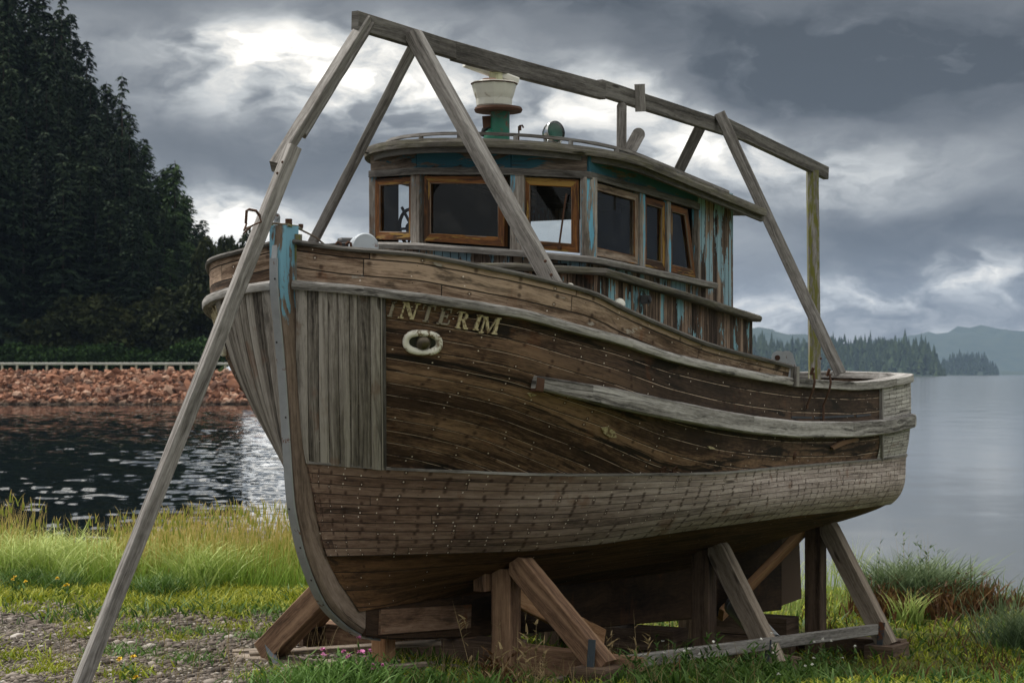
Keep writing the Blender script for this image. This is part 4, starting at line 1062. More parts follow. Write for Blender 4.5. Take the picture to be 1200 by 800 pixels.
# name letters, cut from board and nailed under the guard rail
def serif(h):
    """letter shapes as polygons, x right, y up, cap height 1"""
    st, th, sw = .20, .085, .10
    def box(x0, y0, x1, y1): return [(x0, y0), (x1, y0), (x1, y1), (x0, y1)]
    def stemr(x, w=st, y0=0, y1=1, s=.08): return [box(x, y0, x+w, y1), box(x-s, y0, x+w+s, y0+th), box(x-s, y1-th, x+w+s, y1)]
    Ls = {}
    Ls['I'] = (stemr(.12), .44)
    Ls['N'] = ([box(.10, 0, .20, 1), box(.0, 0, .30, th), box(0, 1-th, .25, 1), box(.78, 0, .88, 1), box(.68, 1-th, .98, 1), [(.10, 1), (.34, 1), (.88, 0), (.66, 0)]], 1.05)
    Ls['T'] = ([box(.30, 0, .50, 1), box(.20, 0, .60, th), box(0, 1-th, .80, 1), [(0, .72), (.05, .72), (.09, 1), (0, 1)], [(.75, .72), (.80, .72), (.80, 1), (.71, 1)]], .86)
    Ls['E'] = ([box(.10, 0, .30, 1), box(0, 0, .72, th), box(0, 1-th, .70, 1), box(.2, .47, .54, .55), [(.66, 0), (.74, 0), (.76, .30), (.71, .30)], [(.62, 1), (.70, 1), (.70, .72), (.66, .72)], [(.5, .38), (.56, .38), (.56, .64), (.5, .64)]], .84)
    bowl = []
    for i in range(10):
        a0 = math.pi/2-math.pi*i/10; a1 = math.pi/2-math.pi*(i+1)/10
        def pt(r, a, x=0): return (.42+(.30 if r else .12)*math.cos(a), .745+(.255 if r else .18)*math.sin(a))
        bowl.append([pt(1, a0), pt(1, a1), pt(0, a1), pt(0, a0)])
    Ls['R'] = ([box(.10, 0, .30, 1), box(0, 0, .40, th), box(0, 1-th, .42, 1), box(.28, .49, .42, .565)]+bowl+[[(.36, .52), (.55, .52), (.84, .09), (.62, .0)], box(.62, 0, .92, th)], .98)
    Ls['M'] = ([box(.10, 0, .19, 1), box(0, 0, .29, th), box(0, 1-th, .22, 1), box(.92, 0, 1.12, 1), box(.84, 0, 1.20, th), box(1.0, 1-th, 1.20, 1), [(.10, 1), (.32, 1), (.66, .12), (.56, .0)], [(.56, 0), (.62, .08), (.98, 1), (.90, 1)]], 1.28)
    return Ls
LS = serif(1)
def lettering():
    spec = [('I', 453, 466, 370, 352, 'lettergrey'), ('N', 466, 494, 372, 353, 'cream'), ('T', 491, 512, 376, 356, 'lettergrey'), ('E', 511, 532, 379, 360, 'lettergrey'),
            ('R', 532, 553, 384, 364, 'cream'), ('I', 552, 566, 386, 368, 'cream'), ('M', 560, 588, 389.5, 370, 'cream')]
    for side in (1, -1):
        for j, (chh, x0, x1, yb, yt, mat) in enumerate(spec):
            polys, adv = LS[chh]; mb = MB(); H = yb-yt; sx = (x1-x0)/(adv+.30)
            if side < 0:          # the starboard name reads forward to aft the other way round
                continue
            for pg in polys:
                def mp(x, y): return (x0+(x+.30*y)*sx, yb-y*H+(x*sx)*.10)
                a = [hit(*mp(x, y), .001) for x, y in pg]
                if any(q[0] is None for q in a): continue
                th = .013+random.uniform(0, .0006); top = [p+n*th for p, n in a]; mb.quad(top); k = len(a)
                for i in range(k): mb.quad([a[i][0], a[(i+1) % k][0], top[(i+1) % k], top[i]])
            mb.build('letter', M[mat], boat, recalc=False, merge=False, label={'cream': 'cream raised serif letter '+chh, 'lettergrey': 'worn grey raised serif letter '+chh}[mat])
lettering()
# starboard name: only its first letters show past the bow
def starboard_letters():
    spec = [('M', 455), ('I', 482), ('R', 498)]
    for chh, x0 in spec:
        polys, adv = LS[chh]; mb = MB(); w_ = 20*adv
        for pg in polys:
            a = []
            for x, y in pg:
                p, n = hit(x0+w_-(x-.30*y)*20-6, 371-y*18+(x0-455)*.17, .001); 
                if p is None: break
                a.append((mirror(p), mirror(p+n)-mirror(p)))
            if len(a) != len(pg): continue
            top = [p+n*.013 for p, n in a]; mb.quad(top); k = len(a)
            for i in range(k): mb.quad([a[i][0], a[(i+1) % k][0], top[(i+1) % k], top[i]])
        if mb.f: mb.build('letter', M['cream'], boat, recalc=False, merge=False, label='cream raised serif letter %s on the far bow' % chh)
starboard_letters()

# ------------------------------------------------------------------ wheelhouse and trunk
def zT(s_, w_): return 1.285-.055*w_-.065*(s_-2.05)
def zS(s_, w_): return .83-.09*w_-.06*(s_-2.05)
def zTrim(s_, w_): return .685-.108*(s_-1.9)-.02*w_
PL = [(4.20, -.89), (2.136, -.827), (1.99, -.36), (1.99, .36), (2.136, .827), (2.80, .86), (3.17, .87), (3.60, .88), (4.20, .89)]
def lerp2(a, b, u): return (a[0]+(b[0]-a[0])*u, a[1]+(b[1]-a[1])*u)
def outn(a, b):
    d = np.array([b[0]-a[0], b[1]-a[1]]); L = np.linalg.norm(d); n = np.array([-d[1], d[0]])/L
    mid = np.array([(a[0]+b[0])/2-3.1, (a[1]+b[1])/2]); return n if n @ mid > 0 else -n
def panel(mb, a, b, z0f, z1f, th=.035, off=0, u0=0, vert=True, n=6):
    """solid wall strip between plan points a, b, bottoms z0f and tops z1f"""
    nn = outn(a, b); L = math.hypot(b[0]-a[0], b[1]-a[1]); rows = []; uvs = []
    m = max(1, int(L/.25))
    for i in range(m+1):
        p = lerp2(a, b, i/m); o = (p[0]+nn[0]*off, p[1]+nn[1]*off); q = (o[0]-nn[0]*th, o[1]-nn[1]*th)
        z0, z1 = z0f(*p), z1f(*p)
        rows.append([W(*o, z0), W(*o, z1), W(*q, z1), W(*q, z0), W(*o, z0)])
        x = u0+L*i/m
        uvs.append([(z0, x), (z1, x), (z1, x+.03), (z0, x+.03), (z0, x)] if vert else [(x, z0), (x, z1), (x, z1+.03), (x, z0+.03), (x, z0)])
    mb.grid(rows, uvs); mb.quad(rows[0][:-1], uvs[0][:-1]); mb.quad(rows[-1][:-1], uvs[-1][:-1])
# walls
mb = MB()
zlow = lambda s_, w_: zTrim(s_, w_)-.10
fr_top = lambda s_, w_: zT(s_, w_)+.20
for k in range(len(PL)-1):
    a, b = PL[k], PL[k+1]
    if k not in (0, 7): panel(mb, a, b, zlow, lambda s_, w_: zS(s_, w_)-.005, u0=k*1.3)
panel(mb, (3.615, .88), (4.20, .89), zlow, fr_top, u0=9.1)
# starboard side with one narrow window
sa, sb = (4.20, -.89), (2.136, -.827)
def onS(s_): return (s_, -.827-.063*(s_-2.136)/2.064)
panel(mb, onS(2.76), sa, zlow, fr_top); panel(mb, onS(2.16), onS(2.40), zlow, fr_top); panel(mb, onS(2.40), onS(2.76), zlow, lambda s_, w_: zS(s_, w_)-.02)
# rear wall with an opening for the door and window
def zr(z): return lambda s_, w_: z
for (w0, w1, z0, z1) in ((-.89, -.80, .2, 1.4), (-.30, .89, .2, 1.4), (-.80, -.30, 1.16, 1.4), (-.80, -.30, .2, .55)):
    panel(mb, (4.20, w0), (4.20, w1), zr(z0), zr(min(z1, 1.33-.055*w0-.1)), off=-.036, th=.03)
wh = mb.build('wheelhouse', M['cabinblue'], boat)
def zr(z): return lambda s_, w_: z
# inner lining keeps the room dark; floor
mb = MB()
for (a, b) in (((3.63, .88), (4.14, .885)), (onS(2.78), onS(4.1)), (onS(2.18), onS(2.38))): panel(mb, a, b, zlow, lambda s_, w_: zT(s_, w_)+.1, off=-.042, th=.01)
for k in range(1, 7): panel(mb, PL[k], PL[k+1], zlow, lambda s_, w_: zS(s_, w_)-.02, off=-.042, th=.01)
panel(mb, (4.14, -.28), (4.14, .84), zlow, zr(1.25), th=.01); panel(mb, (4.14, -.84), (4.14, -.28), zlow, zr(.54), th=.01)
mb.grid([[W(s_, w_, .12) for w_ in (-.85, .85)] for s_ in (2.05, 4.15)])
mb.grid([[W(s_, w_, zT(s_, w_)+.155) for w_ in (-.85, 0, .85)] for s_ in (2.03, 3, 4.15)])
mb.build('lining', M['dark'], wh)
# frieze
mb = MB()
for k in range(1, 7): panel(mb, PL[k], PL[k+1], lambda s_, w_: zT(s_, w_)+.01, fr_top, off=.018, th=.03, vert=False, u0=k)
panel(mb, onS(2.16), onS(4.2), lambda s_, w_: zT(s_, w_)+.01, fr_top, off=.018, th=.03, vert=False)
mb.build('frieze', M['frieze'], wh)
mb = MB()
pth = [onS(3.9), onS(2.1)]+[PL[k] for k in range(1, 8)]
def offpath(path, off):
    o = []
    for i, p in enumerate(path):
        n1 = outn(path[i-1], p) if i else outn(p, path[i+1]); n2 = outn(p, path[i+1]) if i < len(path)-1 else n1
        n = n1+n2; n = n/np.linalg.norm(n); o.append((p[0]+n[0]*off, p[1]+n[1]*off))
    return o
def trimline(path, zf, off, sect, name, mat, par, dz=0, fine=6):
    pp = offpath(path, off); pts = []
    for i in range(len(pp)-1):
        for j in range(fine): q = lerp2(pp[i], pp[i+1], j/fine); r_ = lerp2(path[i], path[i+1], j/fine); pts.append(W(*q, zf(*r_)+dz))
    pts.append(W(*pp[-1], zf(*path[-1])+dz))
    mb = MB(); mb.sweep(pts, sect, rnd=.0012); o = mb.build(name, mat, par); smooth_angle(o, 40); return o
trimline([PL[1]]+PL[2:8], zT, .024, [(-.012, -.022), (.012, -.022), (.012, .022), (-.012, .022)], 'head_trim', M['greydark'], wh, .022)
# posts between the windows
def post(pn, ds, wd=.085, n2=None, z1=.01):
    mb = MB(); p = pn; nn = np.array(n2 if n2 else (p[0]-3.1, p[1])); nn = nn/np.linalg.norm(nn)
    c = (p[0]+nn[0]*(ds-.02), p[1]+nn[1]*(ds-.02))
    up = (W(*nn, 0)-W(0, 0, 0))
    mb.beam(W(*c, zS(*p)-.01), W(*c, zT(*p)+z1), wd, .055, up=up, n=5)
    return mb.build('window_post', M['post'], wh)
post((2.136, -.827), .012, .05, (-.35, -1)); post((1.995, -.375), .012, .08, (-1, -.18)); post((1.995, .40), .012, .095, (-1, .18))
post((2.15, .835), .014, .10, (-.45, 1)); post((2.80, .863), .012, .07, (0, 1)); post((3.17, .873), .012, .055, (0, 1)); post((3.62, .883), .012, .03, (0, 1))
# windows
def window(a, b, u0, u1, mat, label, cut=0, tilt=0, extra=None, fw=.045, hide=False):
    L = math.hypot(b[0]-a[0], b[1]-a[1]); nn = outn(a, b)
    def pt(u, v, off):       # u metres, v 0..1 sill to head
        p = lerp2(a, b, u/L); z = zS(*p)+.01+(zT(*p)-zS(*p)-.02)*v
        return W(p[0]+nn[0]*off, p[1]+nn[1]*off, z)
    h = zT(*a)-zS(*a); up = W(*nn, 0)-W(0, 0, 0)
    def loop(m0, off):       # inset loop
        v0 = m0/h; return [(u0+m0, v0), (u1-m0, v0), (u1-m0-cut*(1-v0), 1-v0), (u0+m0, 1-v0)]
    O, I = loop(0, 0), loop(fw, 0)
    # bottom rail is deeper
    I[0] = (I[0][0], I[0][1]+.006/h); I[1] = (I[1][0], I[1][1]+.006/h)
    mb = MB(); uo = random.uniform(0, 20)
    for k in range(4):
        o1, o2, i2, i1 = O[k], O[(k+1) % 4], I[(k+1) % 4], I[k]
        Lk = math.hypot(o1[0]-o2[0], (o1[1]-o2[1])*h); f_ = .006; bk = -.035
        uo += 3
        A = [pt(*o1, f_), pt(*o2, f_), pt(*i2, f_), pt(*i1, f_)]; mb.quad(A, [(uo, 0), (uo+Lk, 0), (uo+Lk-.04, .045), (uo+.04, .045)])
        mb.quad([pt(*i1, f_), pt(*i2, f_), pt(*i2, bk), pt(*i1, bk)], [(uo, .05), (uo+Lk, .05), (uo+Lk, .09), (uo, .09)])
        mb.quad([pt(*o1, f_), pt(*o2, f_), pt(*o2, bk), pt(*o1, bk)], [(uo, .1), (uo+Lk, .1), (uo+Lk, .14), (uo, .14)])
        mb.quad([pt(*o1, bk), pt(*o2, bk), pt(*i2, bk), pt(*i1, bk)], [(uo, 0), (uo+Lk, 0), (uo+Lk, .04), (uo, .04)])
    # bead
    w_ = mb.build('window', mat, boat, label=label)
    mb = MB(); e = .006; J = [(I[0][0]-e, I[0][1]-.01), (I[1][0]+e, I[1][1]-.01), (I[2][0]+e, I[2][1]+.01), (I[3][0]-e, I[3][1]+.01)]
    mb.quad([pt(*j, -.014) for j in J]); mb.build('pane', M['glass'], w_, recalc=False)
    mb = MB()
    for k in range(4):
        mb.beam(pt(*I[k], .0), pt(*I[(k+1) % 4], .0), .008, .010, up=up, n=1, ch=.002)
    mb.build('bead', M['frameg'] if mat is M['frame'] else M['frame'], w_)
    return w_, pt
window(PL[1], PL[2], .035, .445, M['frame'], 'narrow orange framed window at the far corner')
window(PL[2], PL[3], .05, .665, M['frame'], 'widest orange framed front window')
w3, pt3 = window(PL[3], PL[4], .07, .435, M['frame'], 'orange framed corner window with a wiper')
window(PL[4], PL[5], .065, .635, M['frameg'], 'bare framed side window')
window(PL[5], PL[6], .035, .345, M['frame'], 'narrow side window')
window(PL[6], PL[7], .03, .42, M['frame'], 'slanted side window', cut=.12)
mb = MB(); mb.beam(pt3(.36, .80, .02), pt3(.315, .08, .03), .008, .012, n=5, bow=-.01); mb.tube([pt3(.315, .05, .0), pt3(.315, .05, .04)], .012, 8); mb.build('wiper', M['iron'], w3)
# blind slats behind the corner window, steering wheel, dash
mb = MB()
for k in range(4): mb.beam(W(2.22+.03, .38, zT(2.2, .4)-.05-.045*k), W(2.40, .80, zT(2.2, .8)-.05-.045*k), .03, .002, n=1)
mb.quad([W(2.30, .36, 1.26), W(2.50, .84, 1.24), W(2.50, .84, 1.06), W(2.30, .36, 1.08)])
mb.build('blind', M['dark'], wh)
mb = MB(); c = W(2.34, -.64, .99); axv = (W(1, .25, .15)-W(0, 0, 0)).normalized(); q = axv.to_track_quat('Z', 'Y')
mb.tube([c+q @ Vector((.13*math.cos(a), .13*math.sin(a), 0)) for a in np.linspace(0, 2*math.pi, 25)], .012, 8)
for k in range(6): a = k*math.pi/3; mb.tube([c, c+q @ Vector((.17*math.cos(a), .17*math.sin(a), 0))], .010, 6)
mb.lathe(c, [(0, .03), (.04, .03), (.04, -.03), (0, -.03)], 12, axis=axv); mb.build('steering_wheel', M['dark'], wh)
mb = MB(); mb.beam(W(2.16, -.7, .66), W(2.16, .7, .60), .22, .20, n=2); mb.build('dashboard', M['dark'], wh)
# sill ledge, trunk, lower trim
led = [onS(3.6), onS(2.12)]+[PL[2], PL[3], PL[4], PL[5], PL[6], (3.78, .885)]
trimline(led, zS, .045, [(-.035, -.022), (.035, -.022), (.040, .006), (.030, .018), (-.035, .022)], 'sill_ledge', M['grey'], wh, -.028)
TR = [(4.36, -.96), (2.12, -.93), (1.88, -.42), (1.88, .42), (2.12, .93), (3.1, .955), (4.36, .97)]
mb = MB(); zdk = lambda s_, w_: float(np.interp(s_, LEV[1][:, 0], LEV[1][:, 2]))-.08
for k in range(len(TR)-1): panel(mb, TR[k], TR[k+1], lambda s_, w_: zdk(s_, w_)-(.35 if s_ > 3.8 else 0), lambda s_, w_: zTrim(s_, w_)-.02, u0=k*2.1)
panel(mb, (4.36, -.96), (4.36, .97), lambda s_, w_: -.4, lambda s_, w_: zTrim(s_, w_)-.02)
tr = mb.build('trunk_cabin', M['cabinlow'], boat)
mb = MB()
tp = offpath(TR, .01); mb.quad([W(*p, zTrim(*p)-.012) for p in tp]); mb.build('trunk_top', M['grey'], tr)
trimline(TR, zTrim, .035, [(-.03, -.024), (.03, -.024), (.042, -.010), (.042, .010), (.03, .020), (-.03, .024)], 'trunk_moulding', M['roof'], tr, .0)
# small fittings on the trunk side
for (s_, w_, py_, r_, nm, mt) in ((2.62, .99, 351, .022, 'side_lamp', 'black'), (2.25, 1.0, 356, .035, 'vent_cowl', 'white')):
    c = Wp(s_, w_, py_); mb = MB()
    if nm == 'side_lamp': mb.beam(c-Vector((.03, 0, 0)), c+Vector((.035, 0, 0)), .05, .055, n=1); mb.lathe(c+(W(0, 1, 0)-W(0, 0, 0))*.03, [(0, .012), (.018, .01), (.02, 0)], 12, axis=W(0, 1, 0)-W(0, 0, 0))
    else: mb.lathe(c, [(.035, -.03), (.038, .0), (.03, .02), (.0, .028)], 16, axis=(.2, -1, .3))
    mb.build(nm, M[mt], tr)
mb = MB(); c = P(668, 337, dep(1.6, 1.17)); q = Vector((.3, 1, 0)).to_track_quat('Z', 'Y')
mb.tube([c+q @ Vector((.022*math.cos(a), .022*math.sin(a), 0)) for a in np.linspace(0, 2*math.pi, 17)], .006, 8); mb.build('eye_ring', M['white'], boat)

# roof
def hw(s_): 
    x = min(max((s_-1.80)/.80, 0), 1); return 1.04*(1-(1-x)**2.3)**.52
def zR(s_, w_): return 1.478-.055*w_-.098*(s_-2.05)
mb = MB(); S_ = list(1.80+.80*np.linspace(0, 1, 16)**1.8)+list(np.linspace(2.75, 4.42, 8)); rows = []; rows2 = []; uv = []
for s_ in S_:
    h_ = max(hw(s_), .02); wl = np.linspace(-1, 1, 21)
    rows.append([W(s_, f*h_, zR(s_, f*h_)+.045*(1-(f*h_/1.04)**2)*sst(s_, 1.7, 2.8)+.0) for f in wl]); rows2.append([W(s_, f*h_, zR(s_, f*h_)-.045) for f in wl]); uv.append([(s_, f*h_) for f in wl])
mb.grid(rows, uv); mb.grid(rows2, uv)
roof = mb.build('roof', M['roof'], boat, smooth=True)
mb = MB(); out = [(s_, max(hw(s_), .02)) for s_ in S_]
path = [(s_, -h_) for s_, h_ in out[::-1]]+[(s_, h_) for s_, h_ in out]
pts = [W(*p, zR(*p)-.020) for p in path]
mb.sweep(pts, [(-.014, -.028), (.014, -.028), (.018, .0), (.014, .026), (-.014, .026)], rnd=.001)
mb.build('roof_edge', M['roof'], roof)
mb = MB(); path2 = [(s_+.035, f*.965) for s_, f in path]
pts = [W(*p, zR(*p)-.062) for p in path2]; mb.sweep(pts, [(-.014, -.018), (.014, -.018), (.014, .018), (-.014, .018)], rnd=.001)
mb.build('roof_moulding', M['greydark'], roof)
mb = MB(); p3 = [(s_+.10, f*.88) for s_, f in path if s_ < 4.0]
hz = lambda p: zR(*p)+.045*(1-(p[1]/1.04)**2)*float(sst(p[0], 1.7, 2.8))
mb.sweep([W(*p, hz(p)+.052) for p in p3], [(-.018, -.009), (.018, -.009), (.018, .009), (-.018, .009)], rnd=.001)
for i in range(2, len(p3)-1, 4): p = p3[i]; mb.beam(W(*p, hz(p)-.01), W(*p, hz(p)+.046), .04, .03, n=1)
mb.build('roof_batten', M['grey'], roof)
# mast, radar
sR = 2.44; c0 = W(sR, 0, 0); zc = lambda py: EYE+(438-py)/FL*c0.y
def CP(px, py): return Vector(((px-600)/FL*c0.y, c0.y, zc(py)))
mast = None
mb = MB(); b = CP(586, 172); mb.lathe(b, [(.064, 0), (.064, zc(130)-b.z)], 24); mast = mb.build('mast', M['green'], boat, smooth=True)
mb = MB(); b = CP(584, 129); mb.lathe(b, [(0, -.015), (.155, -.015), (.162, .0), (.155, .016), (0, .016)], 32); mb.build('mast_plate', M['iron'], mast)
mb = MB(); mb.beam(CP(572, 136), CP(573, 150), .03, .08, n=2); mb.build('plate_bracket', M['iron'], mast)
mb = MB(); b = CP(579, 126); mb.lathe(b, [(0, 0), (.108, 0), (.118, .012), (.122, .055), (.133, .085), (.148, .14), (.152, .158), (.155, .160), (.150, .166), (.10, .172), (0, .18)], 12); rd = mb.build('radar', M['white'], boat)
mb = MB(); b = CP(579, 99.5); mb.lathe(b, [(0.149, 0), (.156, .003), (.156, .008), (.149, .010)], 32); mb.build('seam_ring', M['iron'], rd)
mb = MB(); b = CP(575, 98); mb.lathe(b, [(0.075, 0), (.055, .03), (0, .036)], 20); b = CP(598, 99); mb.lathe(b, [(0.035, 0), (.03, .02), (0, .025)], 14); mb.build('radar_cap', M['pinkish'], rd)
mb = MB(); mb.lathe(CP(581, 95), [(.045, 0), (.045, .05), (.055, .055), (.055, .075), (0, .075)], 16); mb.build('turning_gear', M['yellowish'], rd)
mb = MB(); a, b = CP(545, 75), CP(606, 94); d = (b-a).normalized(); mb.beam(a-Vector((0, .05, 0)), b+Vector((0, .08, 0)), .07, .055, n=2, ch=.015); mb.build('scanner_bar', M['white'], rd)
mb = MB(); b = CP(577, 168); mb.lathe(b, [(.055, 0), (.06, .04), (.05, .075), (.02, .10), (0, .105)], 20); bell = mb.build('roof_vent', M['green'], boat, smooth=True)
mb = MB(); mb.tube([CP(565, 160), CP(567, 152), CP(575, 148), CP(584, 151), CP(588, 160)], .016, 8); mb.build('hose', M['black'], bell)
mb = MB(); mb.tube([CP(608, 172), CP(608, 152), CP(609, 147.5), CP(612, 147), CP(613.5, 150)], .006, 8); mb.tube([CP(609, 153), CP(609, 148)], .012, 8); mb.build('roof_pipe', M['iron'], boat)
# searchlight
cS = W(2.29, .5, 0); SP = lambda px, py: Vector(((px-600)/FL*cS.y, cS.y, EYE+(438-py)/FL*cS.y))
mb = MB(); axL = Vector((.55, -.75, .12)).normalized(); mb.lathe(SP(647, 156), [(.070, .045), (.074, .04), (.074, .025), (.070, .0), (.055, -.035), (.03, -.055), (0, -.06)], 28, axis=axL)
sl = mb.build('searchlight', M['chrome'], boat, smooth=True)
mb = MB(); mb.lathe(SP(647, 156), [(.068, .040), (.05, .05), (0, .056)], 28, axis=axL); mb.build('lens', M['glass'], sl, smooth=True)
mb = MB(); mb.lathe(SP(647, 156), [(.060, .032), (.03, .018), (0, .01)], 24, axis=axL); mb.build('reflector', M['green'], sl, smooth=True)
mb = MB(); mb.tube([SP(638, 160), SP(640, 174)], .010, 8); mb.tube([SP(658, 160), SP(654, 174)], .010, 8); mb.tube([SP(636, 172), SP(658, 173)], .012, 8); mb.build('yoke', M['chrome'], sl)
# upright board and tilted round-ended board behind the roof
dB = dep(4.15, 0)
mb = MB(); mb.beam(P(728, 250, dB), P(728.5, 125, dB), .072, .05, up=(0, 1, 0), n=5); mb.lathe(P(728.5, 125, dB), [(.036, -.025), (.036, .025)], 20, axis=(0, 1, 0)); mb.lathe(P(728.5, 125, dB-.025), [(0, 0), (.036, 0)], 20, axis=(0, 1, 0)); mb.build('upright_board', M['grey'], boat)
dB = dep(4.3, 0); mb = MB(); mb.beam(P(716, 216, dB-.2), P(748, 158, dB), .098, .045, up=(0, 1, 0), n=5); c = P(748, 158, dB); mb.lathe(c, [(.049, -.0225), (.049, .0225)], 24, axis=(0, 1, 0)); mb.lathe(c-Vector((0, .0225, 0)), [(0, 0), (.049, 0)], 24, axis=(0, 1, 0)); mb.build('tilted_board', M['grey'], boat)
# foredeck gear
dW = dep(1.25, 0); 
mb = MB(); mb.lathe(P(396, 285, dW), [(0, 0), (.03, 0), (.035, .02), (.035, .16), (.03, .18), (0, .18)], 18, axis=(1, .25, 0)); 
mb.beam(P(383, 292, dW), P(420, 289, dW), .12, .06, n=2); wl_ = mb.build('windlass', M['black'], boat)
mb = MB(); mb.lathe(P(426, 290, dW-.1), [(0, -.05), (.075, -.05), (.085, -.04), (.085, .04), (.075, .05), (0, .05)], 28, axis=(.35, -1, .1)); mb.build('drum', M['drum'], wl_)
for x in (396, 408): 
    mb = MB(); mb.tube([P(x-2, 290, dW-.2), P(x-2.5, 286, dW-.2), P(x, 283.5, dW-.2), P(x+3, 285, dW-.2), P(x+3.5, 290, dW-.2)], .009, 6); mb.build('hook', M['iron'], wl_)
# wire from the stem head to the foredeck
mb = MB(); mb.tube([P(287, 268, 11.15), P(301, 262.5, 11.14), P(318, 261.5, 11.14), P(334, 263, 11.2), P(352, 269, 11.4), P(370, 278, 11.7), P(383, 289, 12.0)], .0055, 8); mb.build('forestay_wire', M['rope'], boat)
# winch cheek at the break of the deck
dC = dep(4.7, .2); 
wcs = []
for dx, dd in ((912, 0), (921, .30)):
    mb = MB(); d_ = dC+dd; outl = [(-8, 30), (-8, -3), (-6.5, -7.5), (-2, -10), (4, -10), (8, -7), (10, 0), (14, 12), (16, 30)]
    A = [P(dx+x, 421+y, d_) for x, y in outl]; B = [P(dx+x, 421+y, d_+.035) for x, y in outl]
    mb.quad(A); mb.quad(B); mb.grid([A+[A[0]], B+[B[0]]])
    wc = mb.build('winch_cheek', M['galv'], boat)
mb = MB(); mb.tube([P(911, 419, dC-.01), P(920, 419, dC+.34)], .02, 12); mb.build('axle', M['iron'], wc)
mb = MB(); mb.tube([W(7.6, -.75, .02), W(7.6, -.75, .12)], .045, 10); mb.build('stern_bollard', M['mossy'], boat)

# ------------------------------------------------------------------ lumber frame over the boat
fr = thing('timber_frame', 'grey lumber A frame of ridge beam, rafters and long leaning pole standing over the boat', 'frame', W(3.5, 0, -1.75), math.atan2(CA, SA))
def Cc(px, py, w_=0):
    k = (px-600)/FL; s_ = (1.333+11.2*k-w_*(CA+SA*k))/(SA-CA*k); return W(s_, w_, zof(s_, w_, py))
def piece(name, a, b, w_, h_, mat, up=(0, 0, 1), bow=0, label=None, n=10):
    mb = MB(); mb.beam(a, b, w_, h_, up=up, n=n, rnd=.0007, bow=bow*.4); return mb.build(name, M[mat], fr, label=label)
piece('ridge_beam', Cc(416, 24), Cc(540, 62), .05, .112, 'greydark')
piece('ridge_beam', Cc(531, 60), Cc(706, 107), .055, .122, 'greydark', bow=.008)
piece('ridge_beam', Cc(703, 103), Cc(868, 156), .052, .12, 'greydark', bow=.005)
piece('ridge_beam', Cc(848, 146), Cc(968, 203), .055, .115, 'greydark', label='ridge beam piece with a mossy end')
piece('broken_board', Cc(749.5, 99, .05), Cc(750.5, 131, .05), .078, .03, 'grey', up=(0, 1, 0), n=4)
piece('rafter', Cc(484, 40, .05), Wp(1.2, 1.13, 338), .086, .086, 'grey', n=14)
piece('rafter', Cc(486, 52, -.02), Wp(1.6, -.95, 290), .055, .125, 'grey', up=(0, 1, 0), n=14)
piece('rafter', Cc(843, 133, .05), Wp(5.94, 1.02, 438), .09, .05, 'grey', up=(0, 1, 0), n=14)
piece('rafter', Cc(826, 138, -.03), W(5.8, -1.1, .3), .09, .05, 'greydark', up=(0, 1, 0))
piece('stern_post', W(7.9, 0, -.36), Cc(952, 200), .10, .10, 'mossy', up=(0, 1, 0), label='stern post covered in yellow green moss')
# leaning pole at the bow: upper pieces and the long lower one reaching the ground
tpt = Cc(430, 24, .0)
piece('bow_pole', tpt, P(322, 196, 11.25), .055, .085, 'grey', up=(.3, 1, 0))
piece('bow_pole', P(434, 28, 11.99), P(354, 158, 11.50), .05, .05, 'grey', up=(0, 1, 0))
zg = G1((78-600)/FL*10.4, 10.4); yb_ = 438-zg*FL/10.4
piece('bow_pole', P(344, 172, 11.22), P(78, yb_+4, 10.4), .074, .074, 'grey', up=(-.5, 1, .3), n=20, label='long square pole slanting down to the gravel')
mb = MB(); mb.tube([P(288, 262, 11.05), P(289, 247, 11.05), P(292, 245.5, 11.05), P(300, 247, 11.05), P(306, 255, 11.1)], .008, 8); mb.tube([P(289, 262, 11.05), P(286, 270, 11.0)], .006, 6)
mb.tube([P(285, 274, 11.0), P(296, 264, 10.98), P(306, 260, 11.05), P(303, 250, 11.08)], .005, 6); mb.build('wire_hook', M['iron'], fr)

